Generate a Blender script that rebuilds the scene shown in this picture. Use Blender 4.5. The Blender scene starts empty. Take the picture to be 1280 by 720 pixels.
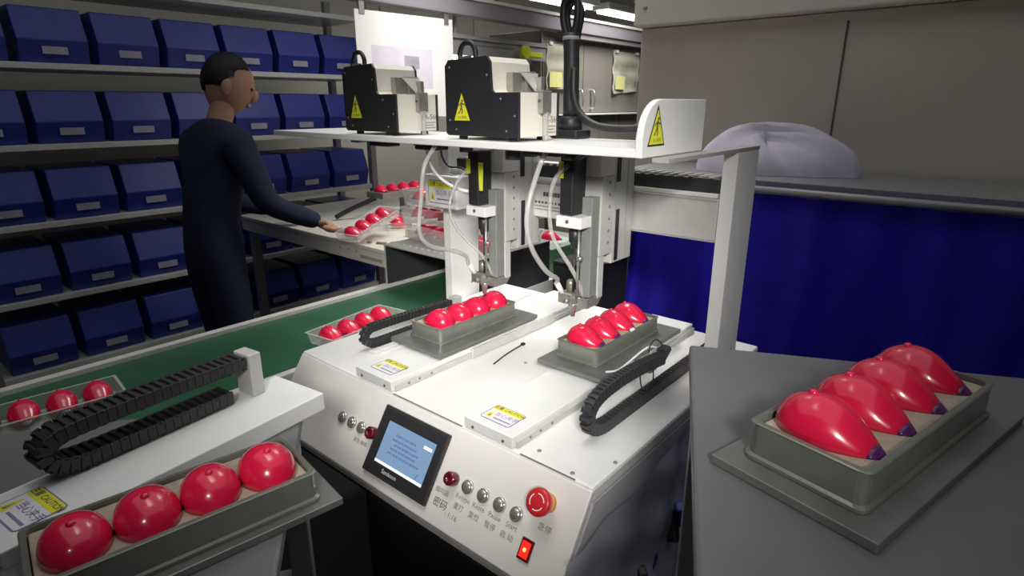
import bpy, bmesh, math, random
from mathutils import Vector, Matrix, Euler
random.seed(7)
R = math.radians
SC = bpy.context.scene
COL = SC.collection

# ------------------------------------------------------------------ camera
F = 740.0
TH, YAW = R(17.27), R(40.4)
cam_d = bpy.data.cameras.new('camera'); cam = bpy.data.objects.new('camera', cam_d); COL.objects.link(cam)
cam_d.sensor_width = 36.0; cam_d.lens = F / 1280.0 * 36.0; cam_d.clip_start = 0.02
cam.location = (0, 0, 1.53); cam.rotation_euler = (R(90) - TH, 0, YAW)
SC.camera = cam

# ------------------------------------------------------------------ world, lights, exposure
w = bpy.data.worlds.new('world'); SC.world = w; w.use_nodes = True
w.node_tree.nodes['Background'].inputs[0].default_value = (0.8, 0.85, 1.0, 1)
w.node_tree.nodes['Background'].inputs[1].default_value = 0.07
def area(name, loc, target, sx, sy, power, spread, col=(1, 0.97, 0.92)):
    l = bpy.data.lights.new(name, 'AREA'); l.shape = 'RECTANGLE'; l.size = sx; l.size_y = sy
    l.energy = power; l.spread = R(spread); l.color = col
    o = bpy.data.objects.new(name, l); COL.objects.link(o); o.location = loc
    o.rotation_euler = (Vector(target) - Vector(loc)).to_track_quat('-Z', 'Y').to_euler()
    return o
area('machine_key_light', (-0.86, 0.82, 2.55), (-0.86, 0.90, 0.9), 0.9, 1.1, 1.35, 50)  # unseen overhead light, spread narrowed so the sides stay dim
area('camera_fill_light', (0.56, -0.60, 2.12), (-0.90, 1.02, 1.10), 0.35, 0.3, 2.1, 30)  # added fill from behind the camera for the heads and panel
area('line_lamp_light', (-1.40, 2.25, 2.6), (-1.35, 1.75, 1.0), 0.6, 1.3, 6.8, 76)
area('sheet_fill_light', (-1.62, 2.0, 2.45), (-2.3, 2.0, 1.62), 0.3, 0.5, 1.9, 70)  # added light close by that whitens the hanging sheet
area('cabinet_fill_light', (-1.6, 3.4, 2.6), (-2.4, 3.6, 1.6), 0.3, 1.0, 6.5, 80)  # fill aimed at the cabinet doors, no fixture stands there
area('ambient_fill_light', (-0.8, 1.6, 3.26), (-0.8, 1.6, 0), 4.0, 5.0, 21, 180, (0.95, 0.97, 1.0))  # added weak ambient fill over the whole room, no panel modelled
vs = SC.view_settings
vs.view_transform = 'Standard'; vs.look = 'None'; vs.gamma = 1.0; vs.use_curve_mapping = False
vs.exposure = 0.5

# ------------------------------------------------------------------ materials
MATS = {}
def mat(name, col, rough=0.5, metal=0.0, var=0.06, scale=30.0, bump=0.0, spec=0.5, emit=None, trans=0.0, coat=0.0, alpha=None):
    m = bpy.data.materials.new(name); m.use_nodes = True; nt = m.node_tree; b = nt.nodes['Principled BSDF']
    b.inputs['Roughness'].default_value = rough; b.inputs['Metallic'].default_value = metal
    b.inputs['Specular IOR Level'].default_value = spec; b.inputs['Coat Weight'].default_value = coat
    tc = nt.nodes.new('ShaderNodeTexCoord'); nz = nt.nodes.new('ShaderNodeTexNoise')
    nz.inputs['Scale'].default_value = scale; nz.inputs['Detail'].default_value = 4
    nt.links.new(tc.outputs['Object'], nz.inputs['Vector'])
    rp = nt.nodes.new('ShaderNodeValToRGB')
    rp.color_ramp.elements[0].position = 0.3; rp.color_ramp.elements[1].position = 0.7
    rp.color_ramp.elements[0].color = (*[c * (1 - var) for c in col], 1)
    rp.color_ramp.elements[1].color = (*[min(1, c * (1 + var)) for c in col], 1)
    nt.links.new(nz.outputs['Fac'], rp.inputs['Fac']); nt.links.new(rp.outputs['Color'], b.inputs['Base Color'])
    if bump:
        bp = nt.nodes.new('ShaderNodeBump'); bp.inputs['Strength'].default_value = bump; bp.inputs['Distance'].default_value = 0.004
        nt.links.new(nz.outputs['Fac'], bp.inputs['Height']); nt.links.new(bp.outputs['Normal'], b.inputs['Normal'])
    if emit:
        b.inputs['Emission Color'].default_value = (*emit[0], 1); b.inputs['Emission Strength'].default_value = emit[1]
    if alpha is not None:
        tr = nt.nodes.new('ShaderNodeBsdfTransparent'); mx = nt.nodes.new('ShaderNodeMixShader')
        lw = nt.nodes.new('ShaderNodeLayerWeight'); lw.inputs['Blend'].default_value = 0.35
        ma = nt.nodes.new('ShaderNodeMath'); ma.operation = 'MULTIPLY_ADD'; ma.use_clamp = True
        ma.inputs[1].default_value = 0.5; ma.inputs[2].default_value = alpha
        nt.links.new(lw.outputs['Facing'], ma.inputs[0]); nt.links.new(ma.outputs[0], mx.inputs['Fac'])
        nt.links.new(tr.outputs[0], mx.inputs[1]); nt.links.new(b.outputs[0], mx.inputs[2])
        nt.links.new(mx.outputs[0], nt.nodes['Material Output'].inputs['Surface'])
    MATS[name] = m; return m
mat('white_paint', (0.76, 0.76, 0.75), 0.42, var=0.03, scale=9)
mat('panel_paint', (0.72, 0.70, 0.67), 0.45, var=0.03, scale=12)
mat('edge_grey', (0.36, 0.35, 0.34), 0.5)
mat('side_grey', (0.55, 0.54, 0.57), 0.45, var=0.04, scale=6)
mat('cream_paint', (0.70, 0.68, 0.60), 0.5, var=0.04, scale=8)
mat('cover_alu', (0.74, 0.75, 0.74), 0.38, var=0.03, scale=12)
mat('aluminium', (0.55, 0.55, 0.53), 0.42, 0.2, var=0.05, scale=40)
mat('dark_alu', (0.25, 0.26, 0.25), 0.42, 0.25, var=0.08, scale=40)
mat('steel_plate', (0.19, 0.195, 0.185), 0.42, 0.4, var=0.14, scale=22)
mat('tray_grey', (0.165, 0.172, 0.15), 0.26, 0.15, var=0.15, scale=18, coat=0.4)
mat('filling', (0.40, 0.34, 0.26), 0.7, var=0.15, scale=60, bump=0.3)
mat('chrome', (0.62, 0.62, 0.59), 0.22, 0.8, var=0.05)
mat('jaw_steel', (0.40, 0.39, 0.36), 0.32, 0.7, var=0.12, scale=60)
mat('black_plastic', (0.018, 0.018, 0.02), 0.45, var=0.15)
mat('black_panel', (0.022, 0.022, 0.025), 0.5, var=0.1, scale=80, bump=0.1)
mat('chain_black', (0.03, 0.03, 0.033), 0.42, var=0.2, scale=60)
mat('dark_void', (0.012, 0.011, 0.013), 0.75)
mat('bezel', (0.035, 0.033, 0.035), 0.4, var=0.15)
mat('red_shell', (0.72, 0.011, 0.06), 0.24, var=0.08, scale=25, coat=0.5)
mat('purple_tip', (0.075, 0.012, 0.10), 0.3, coat=0.4)
mat('dark_red', (0.11, 0.005, 0.015), 0.22, coat=0.6)
mat('stop_red', (0.52, 0.02, 0.03), 0.32, coat=0.3)
mat('stop_yellow', (0.85, 0.32, 0.03), 0.4)
mat('rocker_red', (0.7, 0.02, 0.01), 0.3, emit=((1.0, 0.03, 0.02), 0.45))
mat('rocker_glow', (1.0, 0.3, 0.1), 0.3, emit=((1.0, 0.25, 0.08), 2.2))
mat('screen_blue', (0.05, 0.08, 0.12), 0.25, emit=((0.24, 0.38, 0.58), 0.52), var=0.05, scale=8)
mat('screen_white', (0.5, 0.5, 0.5), 0.3, emit=((0.85, 0.93, 1.0), 0.5))
mat('screen_ink', (0.05, 0.08, 0.18), 0.5, emit=((0.10, 0.18, 0.36), 0.5))
mat('ink', (0.10, 0.095, 0.09), 0.7)
mat('ink_soft', (0.20, 0.19, 0.18), 0.7)
mat('ink_violet', (0.20, 0.18, 0.34), 0.7)
mat('silver_ink', (0.75, 0.75, 0.75), 0.4)
mat('label_white', (0.74, 0.72, 0.76), 0.5, var=0.02)
mat('label_yellow', (0.74, 0.72, 0.03), 0.45, var=0.04)
mat('tag_yellow', (0.62, 0.68, 0.04), 0.5)
mat('white_mark', (0.85, 0.8, 0.78), 0.5)
mat('hose_clear', (0.55, 0.55, 0.52), 0.2, var=0.03, alpha=0.36)
mat('belt_green', (0.030, 0.115, 0.058), 0.42, var=0.12, scale=6)
mat('rail_white', (0.66, 0.66, 0.63), 0.4)
mat('hood_metal', (0.30, 0.30, 0.285), 0.45, 0.35, var=0.08, scale=12)
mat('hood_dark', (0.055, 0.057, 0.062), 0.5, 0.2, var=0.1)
mat('clear_plastic', (0.85, 0.83, 0.82), 0.12, var=0.02, alpha=0.10, coat=0.3)
mat('bag_plastic', (0.66, 0.65, 0.74), 0.14, var=0.05, scale=20, bump=0.4, alpha=0.36, coat=0.5)
mat('bag_yellowish', (0.72, 0.71, 0.58), 0.2, var=0.08, scale=14, bump=0.6, alpha=0.60)
mat('bag_label', (0.74, 0.72, 0.30), 0.4)
mat('sheet_white', (0.93, 0.92, 0.91), 0.6, var=0.01, scale=3)
mat('print_lilac', (0.76, 0.71, 0.81), 0.6, var=0.08, scale=9)
mat('print_grey', (0.42, 0.40, 0.50), 0.6, var=0.15, scale=14)
mat('print_red', (0.82, 0.38, 0.34), 0.6, var=0.2, scale=20)
mat('lilac_beam', (0.34, 0.32, 0.36), 0.42, 0.25, var=0.05, scale=4)
mat('rack_grey', (0.30, 0.295, 0.30), 0.45, 0.2)
mat('stainless', (0.30, 0.285, 0.25), 0.42, 0.35, var=0.06, scale=5)
mat('beige', (0.58, 0.54, 0.45), 0.5, var=0.04, scale=4)
mat('blue_bin', (0.025, 0.04, 0.30), 0.4, var=0.1)
mat('blue_cloth', (0.048, 0.025, 0.75), 0.75, var=0.12, scale=10)
mat('green_crate', (0.22, 0.42, 0.25), 0.35, var=0.08, alpha=0.75)
mat('cloth_white', (0.66, 0.62, 0.74), 0.8, var=0.05, bump=0.3)
mat('wall_paint', (0.62, 0.60, 0.52), 0.75, var=0.04, scale=2)
mat('wall_dark', (0.10, 0.10, 0.11), 0.8, var=0.1, scale=2)
mat('floor_paint', (0.06, 0.062, 0.065), 0.55, var=0.2, scale=3)
mat('ceiling_paint', (0.22, 0.22, 0.22), 0.8)
mat('lamp_glow', (1, 1, 1), 0.5, emit=((1.0, 0.97, 0.9), 4.0))
mat('cart_dim_grey', (0.16, 0.16, 0.165), 0.5, 0.2, var=0.08, scale=9)  # dimness of the side areas put into the cart colour
mat('navy_cloth', (0.015, 0.02, 0.055), 0.85, var=0.15, scale=40, bump=0.3)
mat('skin', (0.52, 0.29, 0.20), 0.5, var=0.06)
mat('hair', (0.012, 0.010, 0.010), 0.6, var=0.3, scale=90)
mat('wood_stick', (0.30, 0.19, 0.10), 0.6)
mat('green_stick', (0.03, 0.32, 0.14), 0.5)
mat('shoe', (0.02, 0.02, 0.02), 0.6)
mat('lens_dark', (0.01, 0.01, 0.012), 0.2)

# ------------------------------------------------------------------ mesh helpers (all in world metres)
def new(): return bmesh.new()
def box(bm, lo, hi, bev=0.0, seg=2, M=None):
    lo, hi = Vector(lo), Vector(hi); t = bmesh.new()
    bmesh.ops.create_cube(t, size=1.0)
    for v in t.verts: v.co = Vector([lo[i] + (v.co[i] + 0.5) * (hi[i] - lo[i]) for i in range(3)])
    if bev: bmesh.ops.bevel(t, geom=t.edges[:], offset=bev, segments=seg, affect='EDGES', profile=0.5)
    join(bm, t, M); return bm
def join(bm, t, M=None):
    if M is not None: bmesh.ops.transform(t, matrix=M, verts=t.verts[:])
    mp = {}
    for v in t.verts: mp[v] = bm.verts.new(v.co)
    for f in t.faces:
        try:
            nf = bm.faces.new([mp[v] for v in f.verts]); nf.smooth = f.smooth
        except ValueError: pass
    t.free()
def prism(bm, pts, off, bev=0.0):
    """closed polygon pts (3-D) extruded by vector off"""
    t = bmesh.new(); off = Vector(off)
    a = [t.verts.new(p) for p in pts]; b = [t.verts.new(Vector(p) + off) for p in pts]
    t.faces.new(a); t.faces.new(b[::-1]); n = len(a)
    for i in range(n): t.faces.new([a[i], b[i], b[(i + 1) % n], a[(i + 1) % n]][::-1])
    bmesh.ops.recalc_face_normals(t, faces=t.faces[:])
    if bev: bmesh.ops.bevel(t, geom=t.edges[:], offset=bev, segments=2, affect='EDGES', profile=0.5)
    join(bm, t); return bm
def frame_of(ax):
    ax = Vector(ax).normalized(); u = ax.orthogonal().normalized(); return u, ax.cross(u), ax
def lathe(bm, prof, base, axis, n=24, u=None):
    """prof: list of (radius, height along axis)"""
    uu, vv, ax = frame_of(axis); base = Vector(base); rings = []
    for r, h in prof:
        if r < 1e-6: rings.append([bm.verts.new(base + ax * h)])
        else: rings.append([bm.verts.new(base + ax * h + (uu * math.cos(k * 2 * math.pi / n) + vv * math.sin(k * 2 * math.pi / n)) * r) for k in range(n)])
    for a, b in zip(rings, rings[1:]):
        for k in range(n):
            k2 = (k + 1) % n
            if len(a) == 1 and len(b) == 1: continue
            if len(a) == 1: f = bm.faces.new([a[0], b[k], b[k2]])
            elif len(b) == 1: f = bm.faces.new([a[k], b[0], a[k2]][::-1])
            else: f = bm.faces.new([a[k], b[k], b[k2], a[k2]][::-1])
            f.smooth = True
    for r in (rings[0], rings[-1]):
        if len(r) > 2:
            try: bm.faces.new(r)
            except ValueError: pass
    bmesh.ops.recalc_face_normals(bm, faces=bm.faces[:]); return bm
def spline(pts, n=8):
    P = [Vector(p) for p in pts]; P = [P[0] * 2 - P[1]] + P + [P[-1] * 2 - P[-2]]; out = []
    for i in range(1, len(P) - 2):
        for k in range(n):
            t = k / n; a, b, c, d = P[i - 1:i + 3]
            out.append(0.5 * (2 * b + (c - a) * t + (2 * a - 5 * b + 4 * c - d) * t * t + (3 * b - a - 3 * c + d) * t ** 3))
    out.append(P[-2]); return out
def tube(bm, pts, r, n=10, smooth=8, rad=None):
    P = spline(pts, smooth) if smooth else [Vector(p) for p in pts]
    rings = []; u = None
    for i, p in enumerate(P):
        d = (P[min(i + 1, len(P) - 1)] - P[max(i - 1, 0)]).normalized()
        if u is None: u = d.orthogonal().normalized()
        u = (u - d * u.dot(d)).normalized(); v = d.cross(u)
        rr = r if rad is None else rad[0] + (rad[1] - rad[0]) * i / (len(P) - 1)
        rings.append([bm.verts.new(p + (u * math.cos(k * 2 * math.pi / n) + v * math.sin(k * 2 * math.pi / n)) * rr) for k in range(n)])
    for a, b in zip(rings, rings[1:]):
        for k in range(n):
            f = bm.faces.new([a[k], a[(k + 1) % n], b[(k + 1) % n], b[k]]); f.smooth = True
    bm.faces.new(rings[0][::-1]); bm.faces.new(rings[-1]); return bm
def root_of(o):
    while o.parent: o = o.parent
    return o
def obj(name, bm, m, parent=None, smooth=False):
    me = bpy.data.meshes.new(name)
    if parent is not None:
        off = ROOTLOC[root_of(parent).name]; bmesh.ops.translate(bm, vec=-off, verts=bm.verts[:])
    bm.to_mesh(me); bm.free()
    if smooth:
        for p in me.polygons: p.use_smooth = True
    me.materials.append(MATS[m]); o = bpy.data.objects.new(name, me); COL.objects.link(o); o.parent = parent
    return o
ROOTLOC = {}
def tag(o, label, cat, group=None):
    o['label'] = label; o['category'] = cat
    if group: o['group'] = group
    return o
def thing(name, loc, label, cat, group=None):
    o = bpy.data.objects.new(name, None); COL.objects.link(o); o.location = loc; o.empty_display_size = 0.05
    ROOTLOC[o.name] = Vector(loc); return tag(o, label, cat, group)
def solo(name, bm, m, loc, label, cat, group=None, smooth=False):
    """a thing that is one mesh, origin at loc"""
    bmesh.ops.translate(bm, vec=-Vector(loc), verts=bm.verts[:])
    o = obj(name, bm, m, None, smooth); o.location = loc; return tag(o, label, cat, group)
def struct(name, bm, m):
    o = obj(name, bm, m); o['kind'] = 'structure'; return o
def copy_tree(o, parent=None):
    c = o.copy(); COL.objects.link(c); c.parent = parent
    for ch in list(o.children): copy_tree(ch, c)
    return c
def flat(bm, pts, o, xd, yd, h=0.0, th=0.0004):
    """thin printed shape: 2-D pts on plane o,xd,yd"""
    o, xd, yd = Vector(o), Vector(xd).normalized(), Vector(yd).normalized(); n = xd.cross(yd)
    prism(bm, [o + xd * p[0] + yd * p[1] + n * h for p in pts], n * th); return bm
def rect(x0, y0, x1, y1): return [(x0, y0), (x1, y0), (x1, y1), (x0, y1)]
def text(name, s, size, o, xd, yd, m, parent, h=0.0006, align='CENTER', bold=0.0):
    cu = bpy.data.curves.new('print', 'FONT'); cu.body = s; cu.size = size; cu.align_x = align; cu.align_y = 'CENTER'
    cu.resolution_u = 2; cu.offset = bold
    to = bpy.data.objects.new('print', cu); COL.objects.link(to)
    dg = bpy.context.evaluated_depsgraph_get(); me = bpy.data.meshes.new_from_object(to.evaluated_get(dg))
    bpy.data.objects.remove(to); bpy.data.curves.remove(cu)
    o, xd, yd = Vector(o), Vector(xd).normalized(), Vector(yd).normalized(); n = xd.cross(yd)
    off = ROOTLOC[root_of(parent).name]
    for v in me.vertices: v.co = o + xd * v.co.x + yd * v.co.y + n * h - off
    me.materials.clear(); me.materials.append(MATS[m]); ob = bpy.data.objects.new(name, me); COL.objects.link(ob); ob.parent = parent
    return ob
X3, Y3, Z3 = Vector((1, 0, 0)), Vector((0, 1, 0)), Vector((0, 0, 1))

# ------------------------------------------------------------------ the setting
XW, YW = -4.2, 6.2
struct('floor', box(new(), (XW, -2.2, -0.1), (2.6, YW, 0.0)), 'floor_paint')
struct('ceiling', box(new(), (XW, -2.2, 3.3), (2.6, YW, 3.4)), 'ceiling_paint')
struct('wall_left', box(new(), (XW - 0.1, -2.2, 0), (XW, YW, 3.3)), 'wall_paint')
struct('wall_back', box(new(), (XW, YW, 0), (2.6, YW + 0.1, 3.3)), 'wall_paint')
struct('wall_right', box(new(), (2.6, -2.2, 0), (2.7, YW, 3.3)), 'wall_dark')
struct('wall_front', box(new(), (XW, -2.3, 0), (2.6, -2.2, 3.3)), 'wall_dark')

# ------------------------------------------------------------------ the screw fastening robot
BZ = 0.95
MX0, MX1, MY0, MY1 = -1.265, -0.42, 0.69, 1.45
rob = thing('screw_robot', (-0.84, 1.05, 0), 'white two-station screw fastening robot with touch screen and sloped button panel', 'machine')
obj('bed', box(new(), (MX0, MY0, BZ - 0.03), (MX1, MY1, BZ), 0.006), 'white_paint', rob)
# sloped console
PD = Vector((0, -0.107, -0.167)); PL = PD.length; PD = PD / PL; PN = Vector((0, -0.167, 0.107)).normalized()
PO = Vector((0, MY0, BZ - 0.004))
def pp(x, d, h=0.0): return PO + X3 * x + PD * d + PN * h
PU = -PD
b = new(); prism(b, [pp(MX0, 0), pp(MX1, 0), pp(MX1, 0.18), pp(MX0, 0.18)], -PN * 0.014, 0.003); panel = obj('front_panel', b, 'panel_paint', rob)
b = new(); prism(b, [pp(MX0, 0.181), pp(MX1, 0.181), pp(MX1, 0.1815, -0.014), pp(MX0, 0.1815, -0.014)], Vector((0, 0.0, -0.012)))
obj('panel_lip', b, 'edge_grey', rob)
for sx, xx in (('l', MX0), ('r', MX1 - 0.012)):
    p0 = pp(0, 0.012, -0.016); p1 = pp(0, 0.175, -0.016)
    b = new(); prism(b, [(xx, p0.y, p0.z - 0.01), (xx, p1.y, p1.z), (xx, p1.y + 0.01, 0.775 if sx == 'l' else 0.42), (xx, MY1 - 0.01, 0.775 if sx == 'l' else 0.42), (xx, MY1 - 0.01, BZ - 0.031), (xx, MY0 + 0.005, BZ - 0.031)], (0.012, 0, 0))
    obj('side_panel', b, 'side_grey', rob)
obj('back_panel', box(new(), (MX0 + 0.013, MY1 - 0.022, 0.775), (MX1 - 0.013, MY1 - 0.011, BZ - 0.031)), 'side_grey', rob)
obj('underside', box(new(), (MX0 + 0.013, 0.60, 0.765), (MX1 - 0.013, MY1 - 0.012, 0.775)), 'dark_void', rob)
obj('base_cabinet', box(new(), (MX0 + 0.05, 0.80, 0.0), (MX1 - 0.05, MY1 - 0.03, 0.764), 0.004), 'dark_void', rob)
# seam along the front edge of the bed
for x0, x1 in ((-0.915, -0.712), (-0.57, -0.455)):
    b = new(); box(b, (x0, MY0 + 0.0005, BZ - 0.001), (x1, MY0 + 0.003, BZ + 0.0006)); obj('seam', b, 'ink_soft', rob)
# touch screen
b = new(); prism(b, [pp(-0.915, 0.019), pp(-0.725, 0.019), pp(-0.725, 0.157), pp(-0.915, 0.157)], PN * 0.008, 0.0025); hmi = obj('touch_screen', b, 'bezel', rob)
hmi['label'] = 'dark framed operator touch screen'
b = new(); prism(b, [pp(-0.909, 0.025, 0.0081), pp(-0.731, 0.025, 0.0081), pp(-0.731, 0.151, 0.0081), pp(-0.909, 0.151, 0.0081)], PN * 0.0004); obj('glass_face', b, 'black_panel', hmi)
SX0, SX1, SD0, SD1 = -0.887, -0.747, 0.046, 0.130
b = new(); prism(b, [pp(SX0, SD0, 0.0086), pp(SX1, SD0, 0.0086), pp(SX1, SD1, 0.0086), pp(SX0, SD1, 0.0086)], PN * 0.0003); obj('display', b, 'screen_blue', hmi)
b = new(); flat(b, rect(SX0, -SD1, SX1, -SD1 + 0.0055), PO + PN * 0.009, X3, PU); flat(b, rect(-0.775, -0.064, -0.752, -0.058), PO + PN * 0.009, X3, PU); obj('status_bar', b, 'screen_white', hmi)
b = new()
for i, (x0, x1, d) in enumerate([(-0.855, -0.80, 0.066), (-0.86, -0.79, 0.076), (-0.85, -0.782, 0.085), (-0.858, -0.785, 0.094), (-0.862, -0.776, 0.103)]):
    x = x0
    while x < x1:
        wd = random.uniform(0.003, 0.007); flat(b, rect(x, -d - 0.002, x + wd, -d + 0.002), PO + PN * 0.009, X3, PU, th=0.0002); x += wd + random.uniform(0.001, 0.003)
flat(b, [(-0.770, -0.122), (-0.768, -0.122), (-0.764, -0.112), (-0.766, -0.112)], PO + PN * 0.009, X3, PU, th=0.0002)
obj('screen_lettering', b, 'screen_ink', hmi)
text('maker_mark', 'Samkoon', 0.012, pp(-0.835, 0.1405, 0.0086), X3, PU, 'silver_ink', hmi)
# panel buttons
def button(x, d, parent=rob):
    b = new(); lathe(b, [(0.0128, 0.0), (0.0128, 0.003), (0.0118, 0.005), (0.0105, 0.005), (0.010, 0.0035)], pp(x, d), PN, 24); o = obj('push_button', b, 'chrome', parent)
    b = new(); lathe(b, [(0.0097, 0.003), (0.0097, 0.0065), (0.0085, 0.008), (0, 0.0088)], pp(x, d), PN, 20); obj('button_cap', b, 'chrome', o)
for x in (-0.650, -0.612, -0.574, -0.536, -0.966, -1.000, -1.034): button(x, 0.088)
def buzzer(x, d):
    b = new(); lathe(b, [(0.013, 0.0), (0.0135, 0.004), (0.0135, 0.015), (0.012, 0.018), (0.006, 0.019), (0.0055, 0.017), (0, 0.0165)], pp(x, d), PN, 10); o = obj('buzzer', b, 'dark_red', rob); o['label'] = 'dark red faceted buzzer lamp'
buzzer(-0.686, 0.088); buzzer(-0.924, 0.086)
E0 = pp(-0.488, 0.048)
b = new(); lathe(b, [(0.0165, 0.0), (0.0165, 0.014), (0.014, 0.016)], E0, PN, 28); es = obj('emergency_stop', b, 'stop_yellow', rob); es['label'] = 'red mushroom emergency stop on yellow collar'
b = new(); lathe(b, [(0.012, 0.014), (0.0125, 0.021), (0.0225, 0.024), (0.023, 0.030), (0.0215, 0.034), (0.0185, 0.0355), (0, 0.0355)], E0, PN, 32); obj('stop_knob', b, 'stop_red', es)
b = new()
for k in range(3):
    a0 = R(k * 120 + 15); n = 10
    arc = [(math.cos(a0 + R(85) * i / n), math.sin(a0 + R(85) * i / n)) for i in range(n + 1)]
    flat(b, [(c * 0.0138, s * 0.0138) for c, s in arc] + [(c * 0.0123, s * 0.0123) for c, s in arc[::-1]], E0 + PN * 0.0356, X3, PU)
obj('turn_arrow', b, 'white_mark', es)
rk = pp(-0.497, 0.130)
b = new(); prism(b, [rk - X3 * 0.012 - PD * 0.0175, rk + X3 * 0.012 - PD * 0.0175, rk + X3 * 0.012 + PD * 0.0175, rk - X3 * 0.012 + PD * 0.0175], PN * 0.004, 0.001); rs = obj('rocker_switch', b, 'dark_red', rob); rs['label'] = 'red rocker switch lit from within'
b = new(); prism(b, [rk - X3 * 0.0085 - PD * 0.013 + PN * 0.0041, rk + X3 * 0.0085 - PD * 0.013 + PN * 0.0041, rk + X3 * 0.0085 + PD * 0.013 + PN * 0.0041, rk - X3 * 0.0085 + PD * 0.013 + PN * 0.0041], PN * 0.002, 0.0006); obj('rocker_key', b, 'rocker_red', rs)
b = new(); lathe(b, [(0.0035, 0.0062), (0.003, 0.007), (0, 0.0074)], rk, PN, 14); obj('lamp_spot', b, 'rocker_glow', rs)
for x, s1, s2 in ((-0.650, 'Retype', '重打'), (-0.612, 'Reste', '复位'), (-0.574, 'Pause', '暂停'), (-0.536, 'Start', '启 动')):
    text('print', s1, 0.0125, pp(x - 0.002, 0.110), X3, PU, 'ink_soft', panel)
    text('print', s2, 0.0125, pp(x - 0.005, 0.128), X3, PU, 'ink_soft', panel)
text('print', '蜂鸣器', 0.0115, pp(-0.702, 0.118), X3, PU, 'ink_soft', panel)
text('print', '急停', 0.0135, pp(-0.478, 0.087), X3, PU, 'ink_soft', panel)
text('print', '复位 蜂鸣', 0.0105, pp(-0.955, 0.116), X3, PU, 'ink_soft', panel)
text('handwriting', '密码', 0.018, pp(-0.697, 0.139), X3, (PU + X3 * 0.1), 'ink', panel)
text('handwriting', ': 1:16', 0.014, pp(-0.664, 0.148), X3, PU, 'ink_soft', panel)
# warning label on a plane
def warn_label(o, xd, yd, wd, ht, parent):
    """o = lower-left corner; drawn in mm-like units"""
    o, xd, yd = Vector(o), Vector(xd).normalized(), Vector(yd).normalized(); n = xd.cross(yd)
    c = 0.06 * wd
    rr = [(c, 0), (wd - c, 0), (wd, c), (wd, ht - c), (wd - c, ht), (c, ht), (0, ht - c), (0, c)]
    b = new(); flat(b, rr, o, xd, yd, 0.0002, 0.0003); L = obj('warning_label', b, 'ink_violet', parent)
    e = 0.028 * wd; r2 = [(min(max(x, e), wd - e), min(max(y, e), ht - e)) for x, y in rr]
    b = new(); flat(b, r2, o, xd, yd, 0.0006, 0.0002)
    sub = L if L.parent.parent is None else L.parent
    obj('label_face', b, 'label_white', sub)
    b = new(); flat(b, [(e, ht * 0.68), (wd - e, ht * 0.68), (wd - e, ht - c), (wd - c, ht - e), (c, ht - e), (e, ht - c)], o, xd, yd, 0.0009, 0.0002); obj('label_header', b, 'label_yellow', sub)
    tw = 0.24 * wd
    b = new(); flat(b, [(0.06 * wd, 0.14 * ht), (0.06 * wd + tw, 0.14 * ht), (0.06 * wd + tw / 2, 0.60 * ht)], o, xd, yd, 0.0009, 0.0002); obj('hazard_triangle', b, 'label_yellow', sub)
    text('print', '注意 CAUTION', ht * 0.2, o + xd * wd * 0.52 + yd * ht * 0.83, xd, yd, 'ink', sub, 0.0012, bold=0.0002)
    text('print', '当心夹手', ht * 0.25, o + xd * wd * 0.64 + yd * ht * 0.46, xd, yd, 'ink_violet', sub, 0.0012)
    b = new(); flat(b, rect(0.36 * wd, 0.17 * ht, 0.92 * wd, 0.23 * ht), o, xd, yd, 0.001, 0.0002)
    cx, cy = 0.06 * wd + tw / 2, 0.3 * ht; flat(b, [(cx - 0.03 * wd, cy - 0.12 * ht), (cx + 0.05 * wd, cy - 0.1 * ht), (cx + 0.01 * wd, cy + 0.12 * ht)], o, xd, yd, 0.0011, 0.0002)
    obj('print', b, 'ink_violet', sub); return L
def sign_triangle(o, xd, yd, wd, ht, parent):
    """tall triangle sign with running figure; o = lower-left"""
    o, xd, yd = Vector(o), Vector(xd).normalized(), Vector(yd).normalized()
    b = new(); e = 0.06 * wd; flat(b, [(-1.6 * e, -e), (wd + 1.6 * e, -e), (wd / 2, ht + 2.6 * e)], o, xd, yd, 0.0002, 0.0003); s = obj('warning_sign', b, 'black_plastic', parent)
    sub = s if parent.parent is None else parent
    b = new(); flat(b, [(0, 0), (wd, 0), (wd / 2, ht)], o, xd, yd, 0.0006, 0.0003); obj('sign_face', b, 'label_yellow', sub)
    S = lambda pts: [(wd * p[0], ht * p[1]) for p in pts]
    b = new(); h = 0.0010
    n = 10; flat(b, [(wd * (0.54 + 0.065 * math.cos(k * 2 * math.pi / n)), ht * (0.735 + 0.05 * math.sin(k * 2 * math.pi / n))) for k in range(n)], o, xd, yd, h, 0.0002)
    flat(b, S([(0.42, 0.44), (0.52, 0.44), (0.54, 0.68), (0.44, 0.68)]), o, xd, yd, h, 0.0002)
    flat(b, S([(0.42, 0.46), (0.48, 0.44), (0.40, 0.33), (0.30, 0.24), (0.26, 0.27), (0.35, 0.35)]), o, xd, yd, h, 0.0002)
    flat(b, S([(0.46, 0.45), (0.53, 0.45), (0.57, 0.34), (0.52, 0.24), (0.47, 0.25), (0.50, 0.34)]), o, xd, yd, h, 0.0002)
    flat(b, S([(0.52, 0.66), (0.54, 0.60), (0.68, 0.56), (0.70, 0.60)]), o, xd, yd, h, 0.0002)
    flat(b, S([(0.44, 0.66), (0.42, 0.60), (0.30, 0.52), (0.29, 0.56)]), o, xd, yd, h, 0.0002)
    obj('running_figure', b, 'ink', sub)
    text('print', '当心触电', ht * 0.13, o + xd * wd * 0.5 + yd * ht * 0.115, xd, yd, 'ink', sub, h)
    return s
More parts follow.
